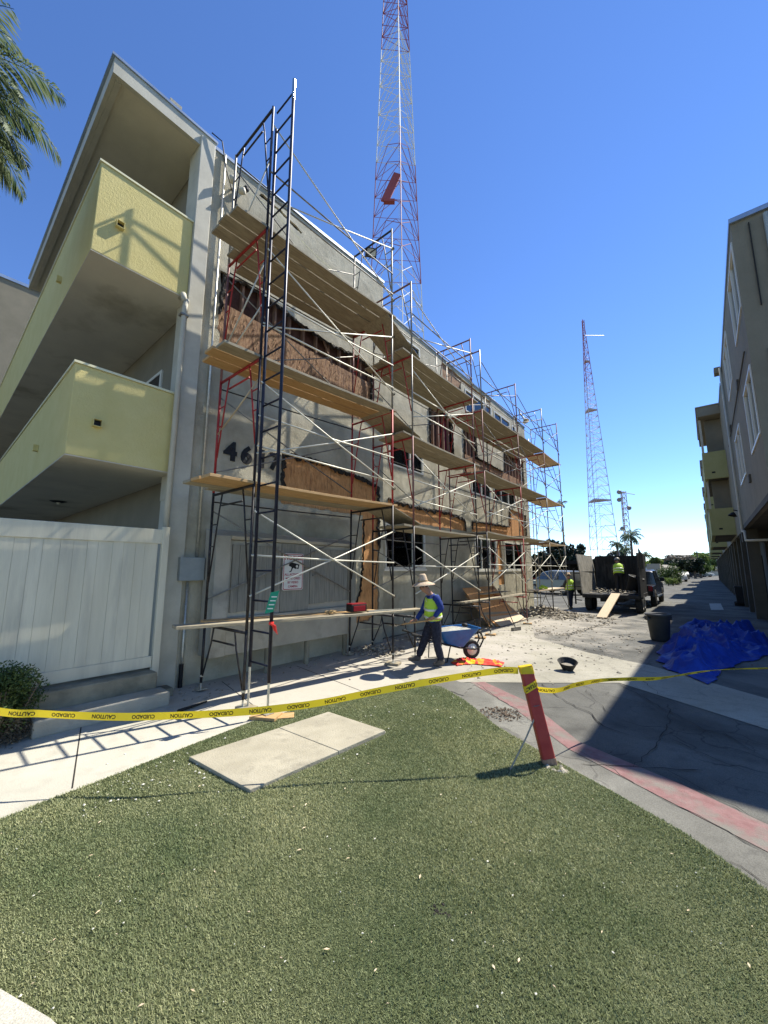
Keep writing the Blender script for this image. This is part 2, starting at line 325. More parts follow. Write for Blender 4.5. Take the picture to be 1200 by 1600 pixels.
def tag(o, label, cat, group=None, kind=None):
    o['label'] = label
    if cat: o['category'] = cat
    if group: o['group'] = group
    if kind: o['kind'] = kind
    return o
def thing(name, loc, label, cat, group=None):
    o = bpy.data.objects.new(name, None); o.empty_display_size = .2; COL.objects.link(o); o.location = loc; o['_w'] = tuple(loc)
    return tag(o, label, cat, group)
def BX(name, a, b, m, parent=None, **k): return MB().box(a, b).build(name, m, parent, **k)
def inpoly(x, y, P):
    c = False; j = len(P) - 1
    for i in range(len(P)):
        if (P[i][1] > y) != (P[j][1] > y) and x < (P[j][0] - P[i][0]) * (y - P[i][1]) / (P[j][1] - P[i][1]) + P[i][0]: c = not c
        j = i
    return c
def tri_plate(outer, holes, mapf, depth):
    """flat plate with holes: outer/holes are 2D loops, mapf(u,v,t) -> 3D with t depth behind the face"""
    loops = [outer] + holes; co = []; ed = []
    for L in loops:
        o = len(co); co += [Vector(p) for p in L]; ed += [(o + i, o + (i + 1) % len(L)) for i in range(len(L))]
    V, E, F, *_ = delaunay_2d_cdt(co, ed, [], 0, 1e-5)
    mb = MB(); n = len(V); fs = []
    for f in F:
        cx = sum(V[i][0] for i in f) / len(f); cy = sum(V[i][1] for i in f) / len(f)
        if inpoly(cx, cy, outer) and not any(inpoly(cx, cy, h) for h in holes): fs.append(tuple(f))
    vs = [mapf(p[0], p[1], 0) for p in V] + [mapf(p[0], p[1], depth) for p in V]
    allf = fs + [tuple(i + n for i in reversed(f)) for f in fs]
    cnt = {}
    for f in fs:
        for i in range(len(f)):
            e = (f[i], f[(i + 1) % len(f)]); cnt[e] = 1
    for (a, b) in list(cnt):
        if (b, a) not in cnt: allf.append((b, a, a + n, b + n))
    return mb.add(vs, allf)
def rag(P, amp, step, seed=1, closed=True):
    rr = random.Random(seed); out = []
    n = len(P)
    for i in range(n if closed else n - 1):
        a, b = Vector(P[i]), Vector(P[(i + 1) % n]); L = (b - a).length; k = max(1, int(L / step))
        nn = Vector((-(b - a).y, (b - a).x)); nn.normalize()
        for j in range(k):
            out.append(tuple(a + (b - a) * (j / k) + nn * (rr.uniform(-amp, amp) if j or 1 else 0)))
    if not closed: out.append(tuple(P[-1]))
    return out
def text_geo(s, size, bold=0.0):
    cu = bpy.data.curves.new('t', 'FONT'); cu.body = s; cu.size = size; cu.offset = bold; cu.align_x = 'CENTER'; cu.align_y = 'CENTER'; cu.resolution_u = 3
    o = bpy.data.objects.new('t', cu); COL.objects.link(o); dg = bpy.context.evaluated_depsgraph_get(); dg.update()
    me = bpy.data.meshes.new_from_object(o.evaluated_get(dg)); vs = [v.co.copy() for v in me.vertices]; fs = [tuple(p.vertices) for p in me.polygons]
    bpy.data.objects.remove(o); bpy.data.curves.remove(cu); bpy.data.meshes.remove(me); return vs, fs
def quads_np(name, P, m, parent=None, kind=None, loc=(0, 0, 0), nv=4):
    """P: (N,nv,3) array -> one mesh of N faces"""
    N = P.shape[0]; me = bpy.data.meshes.new(name); me.vertices.add(N * nv); me.vertices.foreach_set('co', (P - np.array(loc)).astype(np.float32).ravel())
    me.loops.add(N * nv); me.loops.foreach_set('vertex_index', np.arange(N * nv, dtype=np.int32)); me.polygons.add(N)
    me.polygons.foreach_set('loop_start', np.arange(0, N * nv, nv, dtype=np.int32)); me.polygons.foreach_set('loop_total', np.full(N, nv, dtype=np.int32))
    me.update(); me.validate(); me.materials.append(m); o = bpy.data.objects.new(name, me); COL.objects.link(o)
    if parent is not None: o.parent = parent
    else: o.location = loc
    if kind: o['kind'] = kind
    return o

# ================================================================== GROUND
def sheet(name, pts, z, m, kind='structure', th=None):
    mb = MB()
    if th: mb.prism([(p[0], p[1], z - th) for p in pts], (0, 0, th))
    else: mb.add([(p[0], p[1], z) for p in pts], [tuple(range(len(pts)))])
    return mb.build(name, m, kind=kind)
sheet('ground', [(-1500, -300), (1500, -300), (1500, 2500), (-1500, 2500)], -.004, M['asphalt'])
def g2(*pts): return [tuple(gz(*p))[:2] for p in pts]
# pale concrete apron swinging out from the building across the alley
sheet('concrete_apron', [(-6.9, 7.6), (-6.9, 20.6), (-5.9, 20.6), (-5.2, 14.5)] + g2((837, 997), (920, 1020), (1016, 1040), (1200, 1092)) + [(3.5, 6.6), (3.5, 4.6)] + g2((1200, 1140), (968, 1067), (856, 1067), (735, 1066)) + [(-4.0, 5.35), (-4.5, 5.6)], .002, M['apron'])
sheet('sidewalk', [(-7.6, -3.0), (-4.2, -2.6), (-4.2, .3)] + g2((0, 1283), (60, 1258), (165, 1218), (300, 1165), (390, 1130), (460, 1110), (560, 1085)) + [(-4.0, 5.35), (-4.5, 5.6), (-6.9, 7.6), (-6.9, 2.4), (-6.9, 1.0)], .006, M['sidewalk'])
TURF = g2((0, 1283), (60, 1258), (165, 1218), (300, 1165), (390, 1130), (460, 1110), (560, 1085), (640, 1068), (690, 1074), (730, 1098), (775, 1135), (800, 1150), (870, 1190), (960, 1240), (1080, 1310), (1200, 1395)) + [(.6, 2.7), (1.1, -1.5), (-1.9, -1.5), (-2.08, .60), (-2.25, .555), (-2.56, .44), (-3.6, .02), (-4.2, -.25)]
sheet('turf_base', TURF, .010, M['soil'])
sheet('corner_paving', [(-1.9, -1.5), (-2.08, .60), (-2.25, .555), (-2.56, .44), (-3.6, .02), (-4.1, -.2), (-4.1, -1.5)], .03, M['sidewalk'])
RB_L = g2((735, 1067), (800, 1105), (890, 1172), (1010, 1235), (1200, 1333)); RB_R = g2((757, 1066), (830, 1100), (905, 1160), (1060, 1225), (1200, 1290))
sheet('gutter_strip', RB_L[:] + [(.9, 3.2), (.6, 2.7)] + TURF[15:7:-1], .004, M['gutter'])
sheet('red_curb_line', RB_L + [(1.2, 2.9), (1.2, 3.4)] + RB_R[::-1], .008, M['redband'])
# sidewalk expansion joints: thin dark grooves
jm = MB()
def groove(a, b, wd=.012): a, b = Vector((*a, .0072)), Vector((*b, .0072)); jm.bar(a, b, wd, .0016)
for a, b in (((-6.1, 1.5), (-4.34, 1.05)), ((-6.4, 3.45), (-4.45, 3.05)), ((-6.3, 4.9), (-4.15, 4.55)), ((-5.9, -.3), (-4.3, -.45))): groove(a, b)
jm.build('sidewalk_joints', M['crackdark'], kind='structure')
# hand-placed cracks: long fissures in the asphalt and gutter
def crack(pts, wd=.012, z=.009, seed=0):
    rr = random.Random(seed); P = []
    for i in range(len(pts) - 1):
        a, b = Vector(pts[i]), Vector(pts[i + 1]); k = max(2, int((b - a).length / .09))
        for j in range(k): t = j / k; q = a + (b - a) * t; P.append((q.x + rr.uniform(-.022, .022), q.y + rr.uniform(-.022, .022)))
    P.append(tuple(pts[-1])); vs = []; fs = []
    for i, p in enumerate(P):
        a = Vector(P[max(0, i - 1)]); b = Vector(P[min(len(P) - 1, i + 1)]); d = (b - a).normalized(); nn = Vector((-d.y, d.x)); ww = wd * rr.uniform(.35, 1.2) * .5 * (1 if 0 < i < len(P) - 1 else .2)
        vs += [(p[0] + nn.x * ww, p[1] + nn.y * ww, z), (p[0] - nn.x * ww, p[1] - nn.y * ww, z)]
        if i: k = 2 * i; fs.append((k - 2, k - 1, k + 1, k))
    return vs, fs
cm = MB()
for i, (pp, wd) in enumerate([([(845, 1068), (880, 1095), (925, 1117), (940, 1135), (985, 1150)], .02), ([(905, 1068), (930, 1080), (960, 1090), (1010, 1100)], .012),
        ([(915, 1078), (935, 1100), (960, 1120)], .01), ([(965, 1068), (1040, 1110), (1100, 1140), (1190, 1165)], .014), ([(1045, 1100), (1045, 1130), (1020, 1170), (990, 1200)], .016),
        ([(1045, 1155), (1100, 1180), (1190, 1215)], .014), ([(905, 1195), (960, 1199), (1040, 1202), (1100, 1205)], .022), ([(1040, 1202), (1110, 1240), (1200, 1290)], .01),
        ([(1010, 1236), (1090, 1275), (1200, 1335)], .01), ([(900, 1172), (960, 1204), (1000, 1232)], .008), ([(745, 1068), (775, 1090), (810, 1112)], .014), ([(1000, 1060), (1030, 1085), (1120, 1100)], .01),
        ([(1060, 1140), (1130, 1145), (1195, 1185)], .012), ([(1130, 1345), (1180, 1368), (1210, 1390)], .012)]):
    cm.add(*crack(g2(*pp), wd * .72, .0095, i))
cm.build('pavement_cracks', M['crackdark'], kind='structure')

sheet('soil_strip', rag(g2((655, 1062), (700, 1062), (740, 1070), (725, 1088), (690, 1078), (640, 1070)), .03, .1, 5), .0115, M['gutter'])
sheet('road_marking', g2((1108, 943), (1126, 943), (1131, 953), (1111, 953)), .004, mat('worn_white_marking', (.35, .35, .34), (.5, .5, .48), 6, .9))

# artificial turf: leaf-sized blades, denser close to the viewer
def turf():
    P = np.array(TURF); x0, y0 = P.min(0); x1, y1 = P.max(0); out = []
    N = 1500000; X = rng.uniform(x0, x1, N); Y = rng.uniform(y0, y1, N)
    ins = np.zeros(N, bool); j = len(P) - 1
    for i in range(len(P)):
        c = ((P[i, 1] > Y) != (P[j, 1] > Y)) & (X < (P[j, 0] - P[i, 0]) * (Y - P[i, 1]) / (P[j, 1] - P[i, 1] + 1e-12) + P[i, 0]); ins ^= c; j = i
    # slab footprint and unseen ground behind the camera carry no blades
    S = np.array(g2((295, 1190), (390, 1243), (602, 1148), (513, 1118))); c = S.mean(0)
    a = S[1] - S[0]; b = S[3] - S[0]; q = np.stack([X, Y], 1) - S[0]; det = a[0] * b[1] - a[1] * b[0]
    u = (q[:, 0] * b[1] - q[:, 1] * b[0]) / det; v = (a[0] * q[:, 1] - a[1] * q[:, 0]) / det
    ins &= ~((u > 0) & (u < 1) & (v > 0) & (v < 1))
    depth = X * CF.x + Y * CF.y; ins &= depth > .35
    d = np.hypot(X, Y); keep = rng.random(N) < np.clip(2.6 / np.maximum(d, .1), .45, 1.0); ins &= keep
    # worn spots thin the pile
    hole = gz(687, 1428); ins &= np.hypot(X - hole.x, Y - hole.y) > .035 * (1 + .5 * rng.random(N))
    X, Y = X[ins], Y[ins]; n = len(X); d = d[ins]
    ang = rng.uniform(0, 2 * np.pi, n) * .9 + 2.2 + 1.2 * np.sin(X * 2.1 + 1.3) * np.cos(Y * 1.7); lean = rng.uniform(.25, 1.25, n); h = rng.uniform(.008, .018, n) * (1 + .25 * np.sin(X * 3 + Y * 2)); wd = rng.uniform(.0010, .0019, n) * np.clip(d / 2.2, 1, 2.2)
    # flattened by traffic in patches
    dx, dy = np.cos(ang) * np.sin(lean) * h, np.sin(ang) * np.sin(lean) * h; dz = np.cos(lean) * h; sx, sy = -np.sin(ang) * wd, np.cos(ang) * wd
    z = np.full(n, .010)
    Q = np.stack([np.stack([X - sx, Y - sy, z], 1), np.stack([X + sx, Y + sy, z], 1), np.stack([X + dx + sx * .5, Y + dy + sy * .5, z + dz], 1), np.stack([X + dx - sx * .5, Y + dy - sy * .5, z + dz], 1)], 1)
    o = quads_np('artificial_turf', Q, M['turf']); tag(o, 'green artificial turf lawn with short blades filling the foreground', None, kind='stuff'); o['category'] = 'lawn'
turf()
# litter on the turf: pale chips, dry leaves
def scatter(name, m, n, fn, rad, label, cat, flat=False, seed=3):
    rr = random.Random(seed); mb = MB()
    for i in range(n):
        p = fn(rr)
        if p is None: continue
        r = rad[0] + (rad[1] - rad[0]) * rr.random() ** 2.2
        if flat:
            a = rr.uniform(0, 6.28); t = rr.uniform(-.5, .5); c, s_ = math.cos(a), math.sin(a); l_, w_ = r, r * .35
            mb.add([(p[0] - c * l_, p[1] - s_ * l_, p[2]), (p[0] - s_ * w_, p[1] + c * w_, p[2] + .3 * w_ + .002), (p[0] + c * l_, p[1] + s_ * l_, p[2] + t * .3 * l_ + .002), (p[0] + s_ * w_, p[1] - c * w_, p[2] + .003)], [(0, 1, 2, 3)])
        else: mb.rock(p, r, rr.random())
    o = mb.build(name, m); return tag(o, label, cat, kind='stuff')
def in_turf(rr):
    px, py = rr.uniform(0, 1200), 1600 - 520 * rr.random() ** .6 * 1
    py = min(py, 1600); p = gz(px, py)
    return (p.x, p.y, .024) if inpoly(p.x, p.y, TURF) else None
def near_turf_edge(rr):
    t = rr.random(); px = 130 + t * 600; py = 1235 - t * 160 + rr.gauss(0, 18) + abs(rr.gauss(0, 22)); p = gz(px, py)
    return (p.x, p.y, .022) if inpoly(p.x, p.y, TURF) else (p.x, p.y, .008)
scatter('stucco_chips', M['rock_w'], 260, near_turf_edge, (.003, .016), 'pale stucco chips scattered along the turf edge by the sidewalk', 'debris', seed=5)
scatter('pale_grit', M['rock_w'], 330, in_turf, (.002, .008), 'small pale grit sprinkled over the open turf', 'debris', seed=6)
scatter('dry_leaves', M['leafbits'], 120, in_turf, (.006, .019), 'small dry tan leaves lying over the turf', 'leaves', flat=True, seed=7)
hp_ = gz(687, 1428); mbh = MB(); rr = random.Random(9)
for k in range(26): a = rr.uniform(0, 6.28); q = .05 * rr.random() ** .5; mbh.rock((hp_.x + math.cos(a) * q * 1.5, hp_.y + math.sin(a) * q, .012), rr.uniform(.004, .013), rr.random())
tag(mbh.build('bare_spot', M['felt'], loc=hp_), 'small bare dark spot worn through the middle of the turf', 'bare soil', kind='stuff')
rk = MB().rock(tuple(gz(158, 1415)) , .03, 5); rk.rock(tuple(gz(162, 1411)), .02, 9)
tag(rk.build('stone', M['rock_w'], loc=gz(158, 1415)), 'single grey stucco lump lying on the near left turf', 'stone')
def building_base(rr):
    y = rr.uniform(2.6, 19.5); x = -6.5 + abs(rr.gauss(0, .55)); return (x, y, .012)
scatter('wall_debris', M['rubble'], 750, building_base, (.006, .045), 'broken stucco crumbs strewn below the stripped wall', 'debris', seed=8)
def apron_bits(rr):
    px, py = rr.gauss(860, 95), rr.gauss(992, 28)
    if py < 962: return None
    p = gz(px, py); return (p.x, p.y, .006)
scatter('apron_debris', M['rubble'], 900, apron_bits, (.005, .045), 'dusty grit and broken crumbs across the concrete apron', 'debris', seed=9)
def line_bits(rr):
    t = rr.random(); px = 838 + 130 * t; py = 985 + 8 * math.sin(t * 5) - 4 * t + rr.gauss(0, 1.5); p = gz(px, py); return (p.x, p.y, .008)
scatter('rubble_row', M['rubble'], 240, line_bits, (.01, .06), 'thin row of dark rubble swept across the alley', 'rubble', seed=10)
def heap(name, px, py, rad, hgt, n, label, rk_=(.03, .11), seed=0, sq=1.):
    c = gz(px, py); rr = random.Random(seed); mb = MB()
    for i in range(n):
        a = rr.uniform(0, 6.28); q = rr.random() ** .6; z = hgt * (1 - q) * rr.uniform(.5, 1)
        mb.rock((c.x + math.cos(a) * q * rad * sq, c.y + math.sin(a) * q * rad, z + .01), rr.uniform(*rk_), rr.random())
    return tag(mb.build(name, M['rubble'], loc=c), label, 'rubble', kind='stuff')
heap('broken_soil', 782, 1116, .26, .02, 260, 'brown patch of broken soil chips between the turf and the red curb line', (.005, .02), seed=7)
bpy.data.objects['broken_soil'].data.materials[0] = M['brownsoil']
heap('rubble_heap', 848, 960, 1.5, .38, 420, 'grey heap of stucco rubble beyond the leaning plywood', seed=1)
heap('rubble_pile', 590, 1017, .65, .14, 260, 'low pile of stucco rubble at the foot of the torn wall corner', (.015, .06), seed=2)
heap('rubble_spill', 905, 965, 1.3, .12, 200, 'thin spill of dark rubble under the trailer ramp', (.02, .07), seed=3)
heap('rubble_scatter', 640, 1000, .5, .1, 110, 'loose rubble against the wall behind the worker', (.015, .05), seed=4)

# concrete utility vault cover in the turf
vc = thing('vault_cover', gz(450, 1180), 'pale concrete utility vault cover in two slabs set into the turf', 'vault cover')
q = g2((295, 1190), (390, 1243), (602, 1148), (513, 1118)); A, B, C_, D_ = [Vector((*p, 0)) for p in q]
s1 = .42
m1, m2 = A + (D_ - A) * (1 - s1) * 1.0, B + (C_ - B) * (1 - s1)
e = (D_ - A).normalized() * .002
MB().prism([A + Vector((0, 0, .0)), B, m2 - e, m1 - e], (0, 0, .045)).build('slab', M['vault'], vc, bevel=.006)
MB().prism([m1 + e, m2 + e, C_, D_], (0, 0, .048)).build('slab', M['vault'], vc, bevel=.006)
mb = MB()
for t in (.3, .72):
    p = A + (D_ - A) * t + (B - A) * .45; mb.lathe([(.001, .0495), (.022, .0495), (.022, .047)], (p.x, p.y, 0), 10)


# ================================================================== LEFT BUILDING
X1, X2 = -6.64, -7.0
BL = thing('apartment_building', (-10, 8, 0), 'three storey grey stucco apartment block with yellow balconies, its long wall being stripped', 'building')
def z_roof1(y): return 10.02 + (y - 2.5) * .06
def z_roof2(y): return 9.88 - (y - 8.0) * .03
def lift(X): return lambda u, v, t: Vector((X - t, u, v))
H1 = rag([(3.06, 7.50), (3.55, 7.58), (4.0, 7.60), (4.5, 7.52), (5.0, 7.45), (5.8, 7.38), (6.7, 7.46), (7.38, 7.44), (7.46, 6.95), (7.44, 6.5), (7.36, 5.75), (3.2, 5.7), (3.06, 6.5), (3.13, 7.0)], .025, .09, 2)
H2 = rag([(4.60, 4.27), (4.91, 4.33), (5.38, 4.33), (5.84, 4.31), (6.47, 4.24), (7.17, 4.20), (7.74, 4.05), (7.74, 1.7), (7.74, .80), (7.35, .58), (6.6, .60), (6.8, .95), (7.02, 1.3), (7.12, 1.85), (7.08, 2.5), (7.1, 3.2), (6.23, 3.20), (4.62, 3.2)], .022, .085, 3)
SL = rag([(3.77, 9.80), (4.4, 9.78), (4.9, 9.68), (4.92, 9.76), (4.4, 9.86), (3.8, 9.88)], .02, .07, 4)
outer1 = [(2.78, 0.006), (7.9, 0.006), (7.9, z_roof1(7.9) - .06), (2.78, z_roof1(2.78) - .06)]
tri_plate(outer1, [H1, H2, SL], lift(X1), .045).build('wall', M['stucco'], BL)
fl = BX('parapet_flashing', (X1 - .35, 2.78, 0), (X1 + .03, 7.93, .07), M['coping'], BL)
for v in fl.data.vertices: v.co.z += z_roof1(v.co.y + 8) - .06
# corner pilaster, downspout and conduit at the near corner
BX('corner_pilaster', (X1 - .4, 2.50, 0), (X1 + .06, 2.77, 10.0), M['trim'], BL, bevel=.01)
BX('corner_return', (X1 - .4, 2.62, 3.43), (X1 - .0, 2.49, 3.0), M['trim'], BL)
mb = MB()
mb.add([], [])
# sheathing and cavity behind the torn stucco
BX('exposed_sheathing', (X1 - .05, 3.0, 5.6), (X1 - .062, 7.6, 6.93), M['osb_pale'], BL)
BX('stud_cavity', (X1 - .18, 3.0, 6.9), (X1 - .2, 7.6, 7.7), M['cavity'], BL)
mb = MB()
for k in range(12):
    y = 3.18 + k * .385; BX('wall_stud', (X1 - .17, y, 6.931), (X1 - .075, y + .045, 7.65), M['stud'], BL)
mb.bar((X1 - .07, 5.72, 7.4), (X1 - .068, 5.98, 6.95), .05, .03, (1, 0, 0))
mb.build('broken_lath', M['stud'], BL)
mb = MB().box((X1 - .17, 3.0, 6.88), (X1 - .066, 7.6, 6.93))
mb.build('stud_plate', M['stud'], BL)
BX('lower_sheathing', (X1 - .05, 4.5, .5), (X1 - .062, 7.88, 4.45), M['osb'], BL)
def splinters(X, y0, y1, z0, z1, n, m, seed):
    rr = random.Random(seed); mb = MB()
    for i in range(n):
        y = rr.uniform(y0, y1); z = rr.uniform(z0, z1); L = rr.uniform(.03, .16); wd_ = rr.uniform(.006, .03); k = rr.uniform(-.02, .02); o = rr.uniform(.006, .035)
        mb.add([(X + .002, y, z), (X + .002, y + wd_, z + rr.uniform(-.01, .01)), (X + o, y + wd_ * .6 + k, z - L), (X + o * .6, y + k, z - L * .9)], [(0, 1, 2, 3)])
    mb.build('peeling_veneer', m, BL, kind='stuff')
splinters(X1 - .05, 3.15, 7.35, 5.8, 6.9, 420, M['osb_pale'], 1); splinters(X1 - .05, 4.65, 7.7, 3.5, 4.3, 260, M['osb'], 2); splinters(X1 - .05, 7.28, 7.72, .7, 3.6, 180, M['osb'], 3)
BX('slit_lath', (X1 - .05, 3.6, 9.6), (X1 - .06, 5.0, 9.95), M['felt'], BL)
def felt(path, X, wid, seed, down=-1):
    rr = random.Random(seed); P = rag(path, .02, .055, seed, closed=False); mb = MB(); vs = []; fs = []
    for i, (y, z) in enumerate(P):
        a = Vector(P[max(0, i - 1)]); b = Vector(P[min(len(P) - 1, i + 1)]); d = (b - a).normalized(); nn = Vector((-d.y, d.x)) * down
        wv = wid * rr.uniform(.45, 1.25)
        for t, xo in ((-.02, .012), (.35, .03 + rr.uniform(0, .03)), (.7, .02 + rr.uniform(-.02, .04)), (1., rr.uniform(-.03, .05))):
            vs.append((X + xo, y + nn.x * wv * t, z + nn.y * wv * t))
        if i:
            k = 4 * i
            for j in range(3): fs.append((k - 4 + j, k - 3 + j, k + 1 + j, k + j))
    mb.add(vs, fs); return mb
felt([(3.05, 6.6), (3.1, 7.45), (3.55, 7.56), (4.0, 7.58), (4.5, 7.50), (5.0, 7.43), (5.8, 7.36), (6.7, 7.42), (7.36, 7.40), (7.45, 6.9), (7.4, 5.9)], X1, .085, 4).build('torn_felt', M['felt'], BL)
felt([(4.60, 3.25), (4.60, 4.26), (4.91, 4.33), (5.38, 4.33), (5.84, 4.31), (6.47, 4.24), (7.17, 4.20), (7.74, 4.05), (7.78, 2.4)], X1, .12, 5).build('torn_felt', M['felt'], BL)
felt([(6.75, .8), (7.0, 1.35), (7.1, 2.3), (7.1, 3.1)], X1, .05, 6, -1).build('torn_felt', M['felt'], BL)
# yellowish survey/cut lines left on the stucco
YCH = mat('yellow_chalk', (.62, .58, .30), (.5, .47, .36), 20, .9)
for P in ([(3.25, 9.62), (3.9, 9.72), (4.6, 9.58), (5.3, 9.45), (6.4, 9.35), (7.75, 9.30)], [(3.2, 8.05), (4.3, 8.02), (5.2, 7.95), (6.3, 7.88), (7.7, 7.85)], [(6.6, .42), (7.85, .36)]):
    PP = rag(P, .012, .12, len(P), False); vs = []; fs = []
    for i, (y, z) in enumerate(PP):
        vs += [(X1 + .002, y, z - .011), (X1 + .002, y, z + .011)]
        if i: fs.append((2 * i - 2, 2 * i, 2 * i + 1, 2 * i - 1))
    MB().add(vs, fs).build('marking_line', YCH, BL)
# digits 4617
for ch, y in (('4', 3.47), ('6', 3.80), ('1', 4.14), ('7', 4.44)):
    vs, fs = text_geo(ch, .50, .022); mb = MB()
    lo = min(v.y for v in vs); hi = max(v.y for v in vs); mx = sum((min(v.x for v in vs), max(v.x for v in vs))) / 2; s = .37 / (hi - lo)
    V = [(X1 + .026, y + (v.x - mx) * s, 3.85 + (v.y - lo) * s) for v in vs]; n = len(V); F = list(fs) + [tuple(i + n for i in reversed(f)) for f in fs]
    ed = {}
    for f in fs:
        for i in range(len(f)): ed[(f[i], f[(i + 1) % len(f)])] = 1
    F += [(b, a, a + n, b + n) for (a, b) in ed if (b, a) not in ed]
    mb.add(V + [(X1 + .004, v[1], v[2]) for v in V], F).build('house_number', M['ink'], BL)
# ---- wall 2
hA = rag([(11.8, 8.35), (11.8, 9.62), (16.0, 9.50), (16.0, 9.36), (13.25, 9.34), (13.2, 8.35)], .02, .12, 11)
hB = rag([(10.8, 5.6), (10.82, 7.5), (11.5, 7.6), (12.4, 7.55), (12.5, 5.6)], .02, .1, 12)
hC = rag([(13.3, 5.55), (13.25, 6.4), (13.3, 7.5), (14.4, 7.6), (14.45, 6.5), (17.25, 6.42), (17.3, 7.45), (19.85, 7.5), (19.9, 5.55)], .025, .11, 13)
hD = rag([(8.5, 3.3), (8.55, 3.92), (9.6, 3.88), (10.7, 3.86), (11.96, 3.92), (13.2, 3.78), (13.3, 3.3)], .02, .1, 14)
hE = rag([(13.75, 3.3), (13.75, 3.76), (15.1, 3.82), (17.5, 3.86), (17.6, 4.72), (19.7, 4.62), (19.7, 3.3)], .02, .1, 15)
hF = rag([(16.1, 1.2), (16.15, 3.14), (16.5, 3.14), (16.75, 1.2)], .015, .09, 16)
def rect(y0, y1, z0, z1): return [(y0, z0), (y1, z0), (y1, z1), (y0, z1)]
wins2 = [(8.42, 10.44, 1.88, 3.18, [.68]), (13.95, 15.95, 1.84, 3.12, [.3, .68]), (16.85, 19.0, 1.84, 3.10, [.5]),
         (8.6, 10.4, 4.95, 6.2, [.6]), (13.85, 15.65, 4.9, 5.52, [.5]), (15.95, 18.45, 4.88, 5.5, [.33, .66]),
         (8.35, 10.3, 8.2, 9.42, [.55]), (13.55, 16.05, 8.25, 9.22, [.3, .7]), (16.35, 18.2, 8.2, 9.18, [.45]), (18.5, 18.95, 8.2, 9.12, [])]
outer2 = [(7.94, .006), (20.3, .006), (20.3, z_roof2(20.3)), (7.94, z_roof2(7.94))]
tri_plate(outer2, [hA, hB, hC, hD, hE, hF] + [rect(*w_[:4]) for w_ in wins2], lift(X2), .045).build('wall', M['stucco'], BL)
BX('wall_step', (X2 - .04, 7.90, 0.006), (X1 - .046, 7.939, 10.2), M['stucco'], BL)
mb = MB().box((X2 - .35, 7.93, 0), (X2 + .03, 20.36, .06)); f2 = mb.build('parapet_flashing', M['coping'], BL)
for v in f2.data.vertices: v.co.z += z_roof2(v.co.y + 8)
BX('exposed_sheathing', (X2 - .05, 8.3, 3.2), (X2 - .062, 19.8, 4.85), M['osb'], BL)
BX('exposed_sheathing', (X2 - .05, 10.7, 5.5), (X2 - .062, 12.6, 6.2), M['osb_pale'], BL)
BX('exposed_sheathing', (X2 - .05, 13.2, 5.53), (X2 - .062, 20.0, 6.42), M['osb_pale'], BL)
BX('exposed_sheathing', (X2 - .05, 11.7, 9.05), (X2 - .062, 16.1, 9.7), M['osb_pale'], BL)
BX('exposed_sheathing', (X2 - .05, 16.0, 1.1), (X2 - .062, 16.8, 3.19), M['osb'], BL)
BX('stud_cavity', (X2 - .22, 10.6, 6.0), (X2 - .24, 20.1, 7.8), M['cavity'], BL)
BX('stud_cavity', (X2 - .22, 11.6, 8.2), (X2 - .24, 13.5, 9.2), M['cavity'], BL)
for a, b, z0, z1, st in ((10.85, 12.5, 6.2, 7.6, .36), (13.35, 14.45, 6.42, 7.6, .34), (17.3, 19.9, 6.42, 7.5, .4), (11.85, 13.2, 8.35, 9.05, .3)):
    y = a
    while y < b: BX('wall_stud', (X2 - .18, y, z0 + .001), (X2 - .085, y + .045, z1), M['stud'], BL); y += st
    BX('stud_plate', (X2 - .18, a - .1, z0 - .045), (X2 - .066, b + .1, z0), M['stud'], BL)
BX('torn_felt', (X2 - .19, 11.9, 6.3), (X2 - .2, 12.35, 7.5), M['maroon_cloth'], BL)
for pth, wd, sd in (([(10.8, 5.7), (10.82, 7.5), (11.5, 7.6), (12.4, 7.55), (12.5, 5.7)], .07, 21), ([(13.27, 5.6), (13.3, 7.5), (14.4, 7.6), (14.45, 6.5), (17.25, 6.42), (17.3, 7.45), (19.85, 7.5)], .07, 22),
                    ([(8.55, 3.92), (9.6, 3.88), (10.7, 3.86), (11.96, 3.92), (13.2, 3.78), (13.3, 3.3)], .13, 23), ([(13.75, 3.4), (13.75, 3.76), (15.1, 3.82), (17.5, 3.86), (17.6, 4.72)], .10, 24),
                    ([(19.72, 4.62), (19.75, 3.3)], .1, 25)):
    felt(pth, X2, wd, sd).build('torn_felt', M['felt'], BL)
def window(parent, X, y0, y1, z0, z1, mull, fw=.05, sgn=1, backing=None, name='window', curtain=True, proud=.02):
    fr = MB(); a, b = X - sgn * .06, X + sgn * proud
    fr.box((a, y0, z0), (b, y1, z0 + fw)); fr.box((a, y0, z1 - fw), (b, y1, z1)); fr.box((a, y0, z0 + fw), (b, y0 + fw, z1 - fw)); fr.box((a, y1 - fw, z0 + fw), (b, y1, z1 - fw))
    for t in mull: ym = y0 + (y1 - y0) * t; fr.box((a + sgn * .01, ym - fw * .45, z0 + fw), (b - sgn * .006, ym + fw * .45, z1 - fw))
    f = fr.build(name, M['frame_w'], parent)
    BX('pane', (X - sgn * .03, y0 + fw, z0 + fw), (X - sgn * .036, y1 - fw, z1 - fw), M['pane'], f)
    return f
